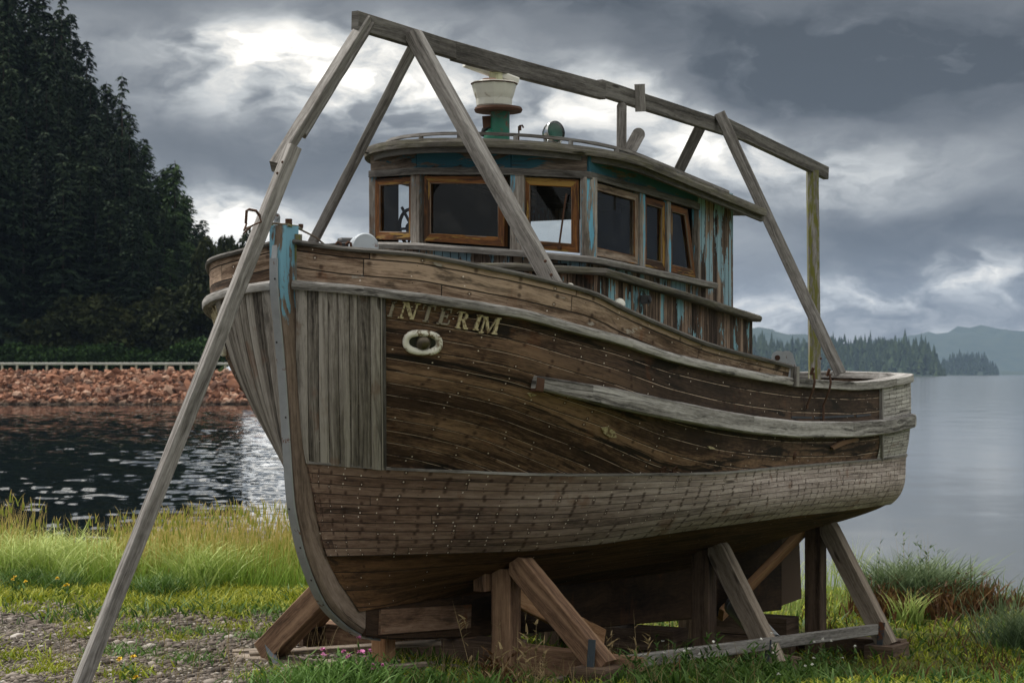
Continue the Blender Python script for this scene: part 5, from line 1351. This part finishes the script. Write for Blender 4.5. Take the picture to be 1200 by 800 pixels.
# ------------------------------------------------------------------ cradle under the hull
cr = thing('boat_cradle', 'rough timber cradle of posts, slanting braces and foot blocks under the hull', 'cradle', W(3.8, 0, -2.0), math.atan2(CA, SA))
def cp(name, a, b, w_, h_, mat, up=(0, 0, 1), n=6, label=None, ch=.006):
    mb = MB(); mb.beam(a, b, w_, h_, up=up, n=n, rnd=.0008, ch=ch); return mb.build(name, M[mat], cr, label=label)
vf = tuple(W(-1, 0, 0)-W(0, 0, 0)); PTV = W(0, 1, 0)-W(0, 0, 0)
def gnd(s_, w_): p = W(s_, w_, 0); return G1(p.x, p.y)
def hullz(s_, w_):
    p = W(s_, w_, -2.5); d = Vector((0, 0, 1)); best = BV.ray_cast(p, d); 
    return best[0].z-EYE if best[0] is not None else -1.2
def trestle(s_, wpost, wfoot, topx, matp, matb, dark=False, spost=None):
    for sd in (1, -1):
        zg_ = min(gnd(s_, sd*wpost), gnd(s_, sd*wfoot))
        zt = hullz(s_, wpost)+.01
        cp('post', W(s_, sd*wpost, zg_-.1), W(s_, sd*wpost, zt), .14, .14, matp, up=vf, n=8)
        zf = gnd(s_, sd*wfoot)+.10
        a = W(s_-.02, sd*(wpost+.125), hullz(s_, wpost+.10)-.03); b = W(s_-.03, sd*wfoot, zf)
        mb = MB(); mb.beam(a+(a-b).normalized()*.13, b, .14, .13, up=vf, n=24, rnd=.0008)
        for vi, v in enumerate(mb.v):         # cut the head flush with the post and the planking, the foot level
            l = BOAT_M.inverted() @ Vector(v); w_ = max(-sd*l.y, wpost+.072); hz_ = hullz(l.x, min(w_, .98*wpost+.5))-.004
            q = W(l.x, sd*w_, 0); mb.v[vi] = (q.x, q.y, max(min(v[2], EYE+hz_), EYE+zf-.06))
        mb.build('brace', M[matb], cr)
        cp('foot_block', W(s_-.20, sd*(wfoot-.02), zf-.06), W(s_+.18, sd*(wfoot-.02), zf-.06), .24, .15, 'cribdark')
        bb = b+(a-b).normalized()*.10
        mb = MB(); mb.beam(bb+(W(-.085, sd*.03, .11)-W(0, 0, 0)), W(s_-.13, sd*(wfoot-.05), zf-.10), .05, .008, up=vf, n=2)
        k = mb.build('steel_strap', M['bracket'], cr)
    return
trestle(1.80, .43, 1.15, None, 'crib', 'crib')
trestle(4.28, .62, 1.20, None, 'cribdark', 'cribgrey')
trestle(6.50, .58, 1.22, None, 'cribdark', 'cribgrey')
# the near post of the first trestle has a short block beside it
cp('packing_block', W(1.72, .31, -1.20), W(1.72, .31, -1.36), .09, .10, 'crib', up=vf, n=2)
# transverse base timbers
for s_, mt in ((1.80, 'crib'), (4.28, 'cribdark'), (6.50, 'cribdark')):
    zz = [gnd(s_, w_) for w_ in (-1.3, 0, 1.3)]
    cp('base_timber', W(s_+.12, -1.35, zz[0]+.05), W(s_+.12, 1.30, zz[2]+.05), .15, .17, mt, n=8)
# bow trestle: slanted brace to starboard
zf = -1.80
cp('brace', W(.74, -.16, -1.28), W(.92, -.76, zf+.08), .15, .16, 'crib', up=vf, n=8, label='slanted brace under the bow on the far side')
cp('base_timber', W(.85, -1.28, zf-.03), W(1.0, .15, zf-.03), .15, .15, 'cribgrey', n=6)
cp('base_timber', W(.88, -1.18, zf-.14), W(1.05, .35, zf-.14), .16, .12, 'crib', n=6)
mb = MB(); mb.beam(P(315, 752, 12.28), P(322, 778, 12.2), .055, .010, up=(0, 1, 0), n=2); mb.build('steel_strap', M['bracket'], cr)
cp('post', W(1.30, -.16, -2.0), W(1.30, -.16, -1.62), .11, .11, 'criblight', up=vf, n=3, label='short orange post under the bow')
# keel blocks
for i, (s_, z0) in enumerate(((1.95, -1.775), (1.95, -1.935), (4.3, -1.96), (4.3, -2.12), (6.4, -2.09), (6.4, -2.25))):
    cp('keel_block', W(s_-.05*(i % 2), -.42, z0), W(s_+.05*(i % 2), .42, z0), .26, .155, 'cribdark', n=4)
cp('keel_block', W(1.35, .05, -1.93), W(2.3, .10, -1.93), .20, .14, 'crib', n=4)
# boards lying along the feet, cross braces
a = Wp(1.95, 1.18, 776); cp('long_board', a, Wp(6.35, 1.16, 737), .045, .085, 'grey', n=14, label='long grey board tying the brace feet together')
cp('cross_brace', Wp(6.5, .50, 618), Wp(5.58, .15, 720), .05, .14, 'criblight', up=vf, label='fresh orange plank slanting behind the aft post')
cp('cross_brace', Wp(2.05, .35, 697), Wp(3.3, .30, 748), .05, .14, 'criblight', label='brown plank slanting aft behind the front brace')
cp('loose_board', Wp(1.75, 1.12, 779), Wp(2.6, .4, 770), .14, .03, 'grey', n=4)
cp('loose_board', Wp(.9, -.9, 766), Wp(1.7, .0, 752), .10, .03, 'cribgrey', n=4)
pp = thing('metal_pipe', 'rusty metal pipe lying on the weeds between the two aft braces', 'pipe', P(885, 742, 14.6))
mb = MB(); a = P(862, 708, 14.9); b = P(905, 755, 14.35); mb.tube([a, b], .085, 20, cap=False); mb.tube([a, b], .075, 20, cap=False)
d = (b-a).normalized()
mb.lathe(a, [(.075, 0), (.092, 0), (.092, .04), (.085, .04)], 20, axis=d); mb.build('tube', M['galv'], pp, smooth=False)
mb = MB(); mb.lathe(a, [(0, .05), (.075, .05)], 20, axis=d); mb.build('dark_bore', M['iron'], pp)

# nail and bolt heads where the lumber is fixed
def heads(par, pts, r=.010, name='bolt'):
    for p in pts:
        d = (CAMP-p).normalized(); mb = MB(); mb.lathe(p, [(0, .006), (r*.8, .005), (r, 0)], 8, axis=(d.x*.2-.1, -1, .1)); mb.build(name, M['iron'], par)
heads(fr, [P(487, 48, dep(1.42, .05)-.052), P(491, 62, dep(1.42, .05)-.052), P(646, 322, dep(1.2, 1.1)-.06), P(639, 306, dep(1.2, 1.1)-.06), P(847, 144, dep(5.9, .05)-.04), P(851, 156, dep(5.9, .05)-.04), P(962, 420, dep(5.94, 1.0)-.04)])
heads(fr, [P(331, 190, 11.15), P(325, 203, 11.14)], .008)

# ------------------------------------------------------------------ plants and stones
def blade_mat(name, lo, hi, tip, tr=.25):
    m, N = newmat(name); uv = N.n('UVMap'); sp = N.n('SeparateXYZ'); N.t.links.new(uv.outputs[0], sp.inputs[0])
    c = N.mix(sp.outputs[0], lo, hi); c = N.mix(N.m('MULTIPLY', N.ss(sp.outputs[1], .35, .95), 1), c, tip)
    b = N.n('BsdfPrincipled'); N.put(b.inputs['Base Color'], c); b.inputs['Roughness'].default_value = .6; N.put(b.inputs['Specular IOR Level'], .25)
    t = N.n('BsdfTranslucent'); N.put(t.inputs[0], c)
    mx = N.n('MixShader'); mx.inputs[0].default_value = tr; N.t.links.new(b.outputs[0], mx.inputs[1]); N.t.links.new(t.outputs[0], mx.inputs[2])
    o = N.n('OutputMaterial'); N.t.links.new(mx.outputs[0], o.inputs[0]); return m
M['gold'] = blade_mat('golden grass stems', (.17, .23, .03), (.30, .30, .055), (.60, .44, .17))
M['ggreen'] = blade_mat('green grass blades', (.13, .24, .03), (.25, .37, .06), (.30, .38, .08))
M['lyme'] = blade_mat('blue green lyme grass', (.18, .27, .06), (.34, .44, .13), (.44, .50, .17))
M['sedge'] = blade_mat('blue green sedge', (.040, .075, .030), (.11, .17, .08), (.15, .20, .10))
M['moss'] = blade_mat('low yellow green cover', (.10, .16, .012), (.29, .34, .025), (.34, .34, .035))
M['weed'] = blade_mat('mid green weed leaves', (.022, .06, .010), (.065, .13, .022), (.09, .16, .03))
M['fern'] = blade_mat('bright green foliage', (.040, .10, .018), (.11, .21, .04), (.12, .22, .05))
M['dock'] = blade_mat('red brown dock', (.05, .024, .010), (.12, .055, .024), (.15, .085, .03))
M['dry'] = blade_mat('dry stems', (.16, .12, .06), (.30, .23, .12), (.33, .25, .13))
M['pink'] = plain('pink clover flower', (.52, .17, .36), .7)
M['petal'] = plain('white petals', (.72, .72, .68), .6)
M['yellow'] = plain('yellow petals', (.70, .48, .02), .6)
def blades(P0, H, Wd, az, lean, curve, seg=3, tone=None):
    """numpy blades: base points, heights, widths, lean direction, lean (fraction of height), curvature -> verts, faces, uvs"""
    n = len(H); P0 = np.asarray(P0); dx, dy = np.cos(az), np.sin(az); tone = rng.random(n) if tone is None else tone
    sx = rng.uniform(0, 2*math.pi, n); wx, wy = np.cos(sx), np.sin(sx)
    rows = []
    for k in range(seg+1):
        u = k/seg; h = H*(u-curve*.38*u*u*u); off = H*(lean*u+curve*.75*u*u)
        c = np.stack([P0[:, 0]+dx*off, P0[:, 1]+dy*off, P0[:, 2]+h], 1)
        w = Wd*(1-u**1.7*.92)/2
        rows.append((c-np.stack([wx*w, wy*w, 0*w], 1), c+np.stack([wx*w, wy*w, 0*w], 1)))
    V = np.stack([r for pair in rows for r in pair], 1).reshape(-1, 3)      # n, 2*(seg+1)
    base = np.arange(n)[:, None]*(2*(seg+1))
    F_ = np.concatenate([np.stack([base[:, 0]+2*k, base[:, 0]+2*k+1, base[:, 0]+2*k+3, base[:, 0]+2*k+2], 1)[:, None] for k in range(seg)], 1).reshape(-1, 4)
    uv = np.stack([np.stack([np.stack([tone, np.full(n, v)], 1) for v in (k/seg, k/seg, (k+1)/seg, (k+1)/seg)], 1) for k in range(seg)], 1).reshape(-1, 2)
    return V, F_, uv
def npmesh(name, parts, mats, parent=None, origin=(0, 0, 0), **props):
    """parts: list of (V, F, uv, matindex)"""
    off = 0; Vs = []; Fs = []; U = []; mi = []
    for V, F_, uv, m_ in parts: Vs.append(V-np.array(origin)); Fs.append(F_+off); U.append(uv); mi += [m_]*len(F_); off += len(V)
    me = bpy.data.meshes.new(name); V = np.concatenate(Vs); F_ = np.concatenate(Fs)
    me.vertices.add(len(V)); me.vertices.foreach_set('co', V.astype(np.float32).ravel())
    me.loops.add(F_.size); me.loops.foreach_set('vertex_index', F_.astype(np.int32).ravel())
    me.polygons.add(len(F_)); me.polygons.foreach_set('loop_start', np.arange(0, F_.size, F_.shape[1], dtype=np.int32))
    me.polygons.foreach_set('material_index', np.array(mi, dtype=np.int32))
    for m_ in mats: me.materials.append(m_)
    me.update(calc_edges=True)
    ul = me.uv_layers.new(name='UVMap'); ul.data.foreach_set('uv', np.concatenate(U).astype(np.float32).ravel())
    o = bpy.data.objects.new(name, me); scene.collection.objects.link(o)
    if parent is not None: o.parent = parent
    else: o.location = origin
    for k, v in props.items(): o[k] = v
    return o
def scatter(n, px0, px1, d0, d1, keep=None):
    """uniform over the ground between two bearings and two distances"""
    y = np.sqrt(rng.uniform(d0*d0, d1*d1, n)); k = rng.uniform((px0-600)/FL, (px1-600)/FL, n); x = k*y
    if keep is not None: m_ = keep(x, y) > rng.random(n); x, y = x[m_], y[m_]
    return x, y
def clumpy(x, y, sc, seed):
    r = np.zeros_like(x); g = np.random.default_rng(seed)
    for i in range(7):
        a = g.uniform(0, 6.28); f = sc*g.uniform(.5, 2.2); r += np.sin((x*math.cos(a)+y*math.sin(a))*f+g.uniform(0, 6.28))
    return np.clip(r/5+.5, 0, 1)
def G3(x, y, dz=0): return np.stack([x, y, GZ(x, y)+EYE+dz], 1)
def far_grass():
    parts = []
    # golden seed stems
    keep = lambda x, y: (.10+.9*clumpy(x, y, 2.2, 3))*(.10+.90*sst(600+FL*x/y, 95, 165)+.3*np.exp(-((600+FL*x/y-8)/30)**2))
    x, y = scatter(9500, -40, 420, 17.1, 19.6, keep); n = len(x)
    H = rng.uniform(.25, .82, n)*(.60+.25*sst(x/y, -.26, -.14)); H *= 1+.45*np.exp(-((600+FL*x/y-10)/45)**2)
    parts.append((*blades(G3(x, y), H, rng.uniform(.005, .010, n), rng.normal(.3, 1.2, n), rng.normal(.05, .08, n), rng.uniform(0, .25, n)), 0))
    # seed heads
    m_ = rng.random(n) < .45; a = rng.uniform(0, 6.28, m_.sum())
    P0 = G3(x[m_], y[m_]); P0[:, 2] += H[m_]*.86
    parts.append((*blades(P0, rng.uniform(.07, .15, m_.sum()), rng.uniform(.010, .018, m_.sum()), a, rng.normal(.1, .1, m_.sum()), rng.uniform(.1, .4, m_.sum()), seg=2), 0))
    # green undergrowth
    x, y = scatter(17000, -40, 420, 16.9, 19.6, lambda x, y: .35+.65*clumpy(x, y, 1.6, 9)); n = len(x)
    parts.append((*blades(G3(x, y), rng.uniform(.12, .40, n), rng.uniform(.006, .014, n), rng.uniform(0, 6.28, n), rng.uniform(0, .35, n), rng.uniform(.1, .6, n)), 1))
    # lyme grass clumps
    cx, cy = scatter(80, -30, 345, 16.9, 19.0, lambda x, y: .25+.75*(x/y < -.14))
    q = np.repeat(np.arange(len(cx)), 62); n = len(q); x = cx[q]+rng.normal(0, .10, n); y = cy[q]+rng.normal(0, .10, n)
    parts.append((*blades(G3(x, y), rng.uniform(.16, .54, n), rng.uniform(.010, .020, n), rng.uniform(0, 6.28, n), rng.uniform(.1, .5, n), rng.uniform(.3, .95, n), seg=4), 2))
    npmesh('tall_grass', parts, [M['gold'], M['ggreen'], M['lyme'], M['dry']], kind='stuff', label='tall golden and green shore grass between the gravel and the water', category='grass')
    # thin fringe of grass behind the boat and at the right
    parts = []
    x, y = scatter(5200, 500, 1010, 19.0, 22.5, lambda x, y: clumpy(x, y, 2, 5)); n = len(x)
    parts.append((*blades(G3(x, y), rng.uniform(.25, .75, n), rng.uniform(.006, .012, n), rng.uniform(0, 6.28, n), rng.uniform(0, .3, n), rng.uniform(.1, .7, n)), 0))
    x, y = scatter(600, 1130, 1260, 16.5, 20, lambda x, y: clumpy(x, y, 3, 15)); n = len(x)
    parts.append((*blades(G3(x, y), rng.uniform(.25, .5, n), rng.uniform(.006, .012, n), rng.uniform(0, 6.28, n), rng.uniform(.1, .5, n), rng.uniform(.3, .9, n)), 1))
    npmesh('shore_grass', parts, [M['lyme'], M['sedge']], kind='stuff', label='sparse blue green grass along the water behind the cradle', category='grass')
far_grass()
def cover():
    parts = []
    def green(x, y):
        g = 1-gravel_mask(x, y)*.95
        p = clumpy(x, y, 3.4, 21)
        return np.clip(g*(.25+.75*p)+gravel_mask(x, y)*(p > .70)*.55, 0, 1)
    # short mossy cover: small tufts made of leaf blades
    for (n, a, b, d0, d1, mi, h0, h1, w0, w1) in ((34000, -40, 1250, 10.6, 14.5, 0, .02, .075, .006, .016), (46000, -40, 1250, 14.5, 22.5, 0, .03, .10, .010, .024),
                                                  (9000, 300, 1250, 10.6, 19, 1, .04, .17, .012, .03), (3000, -40, 420, 14.2, 16.4, 1, .05, .16, .008, .022), (26000, -40, 420, 15.2, 17.6, 0, .04, .13, .008, .02)):
        x, y = scatter(n, a, b, d0, d1, green); n = len(x)
        parts.append((*blades(G3(x, y, -.01), rng.uniform(h0, h1, n), rng.uniform(w0, w1, n), rng.uniform(0, 6.28, n), rng.uniform(0, .8, n), rng.uniform(.2, .9, n), seg=2), mi))
    # reddish and dry sprigs through the cover on the right
    x, y = scatter(3600, 700, 1250, 12, 21, lambda x, y: clumpy(x, y, 2.7, 41)**2); n = len(x)
    parts.append((*blades(G3(x, y), rng.uniform(.05, .20, n), rng.uniform(.008, .018, n), rng.uniform(0, 6.28, n), rng.uniform(0, .5, n), rng.uniform(.1, .6, n), seg=2), 2))
    x, y = scatter(900, 60, 900, 10.6, 14, None); n = len(x)
    parts.append((*blades(G3(x, y), rng.uniform(.08, .28, n), rng.uniform(.002, .004, n), rng.uniform(0, 6.28, n), rng.uniform(0, .4, n), rng.uniform(.0, .5, n), seg=3), 3))
    npmesh('ground_cover', parts, [M['moss'], M['weed'], M['dock'], M['dry']], kind='stuff', label='low yellow green moss and herbs covering the ground round the cradle', category='ground cover')
cover()
def stones():
    bm = bmesh.new(); bmesh.ops.create_icosphere(bm, subdivisions=1, radius=1); bv = np.array([v.co[:] for v in bm.verts]); bf = np.array([[v.index for v in f.verts] for f in bm.faces]); bm.free()
    x, y = scatter(26000, -40, 640, 10.6, 16.2, lambda x, y: gravel_mask(x, y)*.95+.03); n = len(x)
    s_ = rng.lognormal(math.log(.0125), .5, n); s_ = np.clip(s_, .005, .05)
    V = bv[None]*rng.uniform(.7, 1.2, (n, 12, 1))*np.stack([rng.uniform(.7, 1.4, n), rng.uniform(.7, 1.2, n), rng.uniform(.3, .7, n)], 1)[:, None]*s_[:, None, None]
    a = rng.uniform(0, 6.28, n); ca, sa = np.cos(a), np.sin(a); X = V[..., 0]*ca[:, None]-V[..., 1]*sa[:, None]; Y = V[..., 0]*sa[:, None]+V[..., 1]*ca[:, None]
    V = np.stack([X, Y, V[..., 2]], -1)+G3(x, y)[:, None]
    F_ = (bf[None]+np.arange(n)[:, None, None]*12).reshape(-1, 3)
    uv = np.repeat(rng.random(n), 20*3); uv = np.stack([uv, uv], 1)
    m, N = newmat('loose stones'); u_ = N.n('UVMap'); sp = N.n('SeparateXYZ'); N.t.links.new(u_.outputs[0], sp.inputs[0])
    c = N.ramp(sp.outputs[0], [(0, (.036, .029, .024)), (.4, (.090, .074, .060)), (.75, (.15, .124, .104)), (.95, (.24, .21, .185)), (1, (.38, .36, .33))])
    finish(N, c, .85); 
    npmesh('gravel_stones', [(V.reshape(-1, 3), F_, uv, 0)], [m], kind='stuff', label='grey brown gravel scattered on the ground left of the bow', category='gravel')
stones()
def flower_heads(pts, r, n=7):
    """small petal clusters as little pyramids, returns parts"""
    V = []; F_ = []
    for p in pts:
        for k in range(n):
            a = rng.uniform(0, 6.28); e = rng.uniform(-.2, 1.2); d = np.array([math.cos(a)*math.cos(e), math.sin(a)*math.cos(e), math.sin(e)])
            t = np.array([-math.sin(a), math.cos(a), 0])*r*.45; i = len(V)
            V += [p, p+d*r*.6+t, p+d*r, p+d*r*.6-t]; F_.append([i, i+1, i+2, i+3])
    return np.array(V), np.array(F_), np.zeros((len(F_)*4, 2))
def weed_plant(name, px, d, label, cat, group, n, h, wd, mat, spread, lean=(.1, .6), curve=(.2, .9), stems=None, flowers=None, fmat=None, fr_=.02, seg=3, wd2=None, dpx=None):
    x0 = (px-600)/FL*d; z0 = G1(x0, d)+EYE
    t = thing(name, label, cat, (x0, d, z0), 0, group)
    def base(k, sp_=spread): return np.stack([rng.normal(0, sp_, k), rng.normal(0, sp_, k), rng.uniform(-.02, .01, k)], 1)
    npmesh('leaves', [(*blades(base(n), rng.uniform(h[0], h[1], n), rng.uniform(wd[0], wd[1], n), rng.uniform(0, 6.28, n), rng.uniform(*lean, n), rng.uniform(*curve, n), seg=seg), 0)], [M[mat]], parent=t)
    if stems:
        k, hh, smat = stems; B = base(k, spread*.7); H = rng.uniform(hh[0], hh[1], k); az = rng.uniform(0, 6.28, k); ln = rng.uniform(0, .3, k)
        npmesh('stems', [(*blades(B, H, np.full(k, .005), az, ln, np.zeros(k), seg=2), 0)], [M[smat]], parent=t)
        # side leaves climbing the stems
        q = np.repeat(np.arange(k), 9); u = rng.uniform(.15, .85, len(q)); Bp = B[q]+np.stack([np.cos(az[q])*ln[q]*H[q]*u, np.sin(az[q])*ln[q]*H[q]*u, H[q]*u], 1)
        m_ = len(q); npmesh('stem_leaves', [(*blades(Bp, rng.uniform(.02, .06, m_), rng.uniform(.010, .022, m_), rng.uniform(0, 6.28, m_), rng.uniform(.4, 1.2, m_), rng.uniform(.2, .8, m_), seg=2), 0)], [M[mat]], parent=t)
        if flowers:
            tips = B+np.stack([np.cos(az)*ln*H, np.sin(az)*ln*H, H], 1); tips = tips[:flowers]
            for tp in tips[:flowers]:
                V, F_, uv = flower_heads([tp], fr_, 12); npmesh('flower', [(V, F_, uv, 0)], [M[fmat]], parent=t)
    return t
# sedge clump on the right and its red companions
weed_plant('sedge_clump', 1078, 19.4, 'big blue green sedge clump on the bank right of the boat', 'grass clump', None, 1500, (.20, .60), (.010, .022), 'sedge', .21, (.05, .75), (.2, .95), stems=(16, (.6, .82), 'dry'), seg=4)
weed_plant('sedge_clump', 1046, 19.2, 'smaller sedge tuft leaning from the left side of the big clump', 'grass clump', None, 420, (.25, .62), (.009, .018), 'sedge', .13, (.05, .5), (.2, .9), seg=4)
weed_plant('sedge_clump', 1200, 17.0, 'sedge clump cut by the right edge of the photo', 'grass clump', None, 520, (.25, .50), (.007, .014), 'sedge', .15, (.1, .6), (.3, .95), seg=4)
weed_plant('lyme_tuft', 1063, 18.6, 'pale green fan of blades at the foot of the big sedge clump', 'grass clump', None, 90, (.2, .42), (.012, .022), 'lyme', .06, (.1, .5), (.2, .6), seg=4)
for px_, d_, n_, lab in ((1042, 18.9, 260, 'red brown dock under the left of the sedge clump'), (1108, 18.9, 320, 'dark red dock at the right foot of the sedge clump'), (1140, 19.2, 300, 'red brown dock, outermost right of the sedge clump')):
    weed_plant('dock_plant', px_, d_, lab, 'weed', None, n_, (.08, .32), (.02, .045), 'dock', .15, (.0, .4), (.0, .5), stems=(24, (.25, .45), 'dock'))
# foreground weeds
weed_plant('clover_plant', 402, 11.1, 'leafy clover with pink flower heads in front of the bow', 'flowering plant', None, 520, (.05, .17), (.010, .024), 'fern', .14, (.2, .9), (.1, .6), stems=(30, (.12, .27), 'weed'), flowers=9, fmat='pink', fr_=.020)
weed_plant('clover_plant', 437, 11.2, 'smaller pink flowered clover just right of the leafy one', 'flowering plant', None, 260, (.05, .16), (.010, .022), 'fern', .09, (.2, .9), (.1, .6), stems=(18, (.10, .20), 'weed'), flowers=5, fmat='pink', fr_=.018)
weed_plant('fern_tuft', 350, 11.0, 'feathery bright green weed below the bow block', 'weed', None, 520, (.05, .17), (.006, .014), 'fern', .15, (.2, 1), (.1, .6))
weed_plant('dock_plant', 583, 11.55, 'reddish dock in front of the first cradle post', 'weed', None, 110, (.04, .18), (.014, .03), 'dock', .07, (.1, .6), (.1, .6), stems=(10, (.15, .30), 'dock'))
weed_plant('leafy_weed', 508, 11.3, 'broad leaved green weed before the keel blocks', 'weed', None, 90, (.06, .17), (.02, .04), 'fern', .09, (.1, .6), (.1, .6), stems=(7, (.1, .2), 'weed'))
weed_plant('leafy_weed', 572, 11.2, 'low green sprig beside the reddish dock', 'weed', None, 46, (.05, .15), (.012, .03), 'fern', .05, (.1, .6), (.1, .6))
k_ = 0
for px_, d_ in ((765, 11.9), (800, 12.3), (838, 12.2), (868, 12.5), (902, 12.5), (935, 12.7), (822, 12.9), (955, 13.8), (978, 14.6), (925, 14.8), (890, 13.2), (990, 13.6), (850, 11.7), (900, 11.9), (780, 12.7), (735, 12.2)):
    k_ += 1; w_ = k_ % 3 != 1
    weed_plant('yarrow_plant' if w_ else 'leafy_weed', px_, d_, 'white flowered weed growing in front of the aft cradle braces' if w_ else 'green leafy weed growing in front of the aft cradle braces', 'weed', 'white flowered weeds by the cradle' if w_ else 'leafy weeds by the cradle',
               190, (.03, .14), (.010, .030), 'weed', .13, (.1, .9), (.1, .7), stems=(8, (.12, .30), 'weed'), flowers=2 if w_ else None, fmat='petal', fr_=.014)
for px_, d_, h_ in ((556, 11.6, .55), (625, 11.9, .52), (580, 11.3, .45), (750, 12.1, .45), (640, 11.5, .35), (613, 11.3, .4), (722, 12.3, .38)):
    weed_plant('seed_stalk', px_, d_, 'dry brown grass stalk standing before the first brace', 'grass stalk', 'dry stalks before the cradle', 12, (.06, .22), (.004, .008), 'dry', .03, (.1, .6), (.1, .6), stems=(2, (h_*.8, h_), 'dry'))
# weeds on the gravel
for i, (px_, y_) in enumerate(((25, 688), (62, 700), (60, 692), (182, 700), (188, 695), (100, 742), (160, 738), (98, 712), (228, 742), (212, 750), (308, 715), (255, 722), (165, 766), (30, 716), (315, 700), (20, 770), (130, 762), (60, 786), (225, 775), (275, 736), (300, 748), (150, 790))):
    z_ = -1.83; d_ = -z_*FL/(y_-438)
    for _ in range(4): z_ = G1((px_-600)/FL*d_, d_); d_ = -z_*FL/(y_-438)
    if d_ > 17: d_ = 16
    big = i in (0, 2, 3, 4)
    weed_plant('gravel_weed', px_, d_, 'dark green weed clump at the back edge of the gravel' if big else 'small mossy weed growing in the gravel', 'weed', 'weed clumps at the gravel edge' if big else 'small weeds in the gravel',
               420 if big else 170, (.06, .22) if big else (.02, .07), (.006, .016), 'weed' if big else ('moss' if i % 2 else 'fern'), .13 if big else .11, (.2, 1), (.1, .7))
for px_, d_, lab in ((76, 15.6, 'yellow dandelion right of its twin at the back of the gravel'), (20, 15.5, 'yellow dandelion near the left edge of the photo'), (157, 11.0, 'yellow flower low in the foreground beside the leaning pole')):
    weed_plant('dandelion', px_, d_, lab, 'flower', None, 30, (.03, .09), (.008, .016), 'weed', .04, (.3, 1), (.1, .5), stems=(4, (.12, .22), 'weed'), flowers=3, fmat='yellow', fr_=.022)

for i, (px_, d_, ln, az, lab) in enumerate(((470, 11.9, .34, .4, 'short grey board scrap lying in the weeds before the keel blocks'), (655, 12.3, .28, 1.1, 'broken board scrap on the ground behind the first brace foot'), (690, 12.9, .22, -.5, 'small split wood scrap between the first and second posts'), (300, 12.6, .30, .2, 'thin board scrap on the gravel left of the bow brace'), (800, 13.6, .26, .9, 'grey wood scrap near the foot of the middle post'))):
    x0 = (px_-600)/FL*d_; z0 = G1(x0, d_)+EYE+.03; c = Vector((x0, d_, z0)); d = Vector((math.cos(az), math.sin(az)*.6, .03))*ln/2
    mb = MB(); mb.beam(c-d, c+d, .07, .02, n=3, rnd=.002); mb.build('wood_scrap', M['cribgrey'], origin=tuple(c), label=lab, cat='wood scrap', group='wood scraps under the boat')
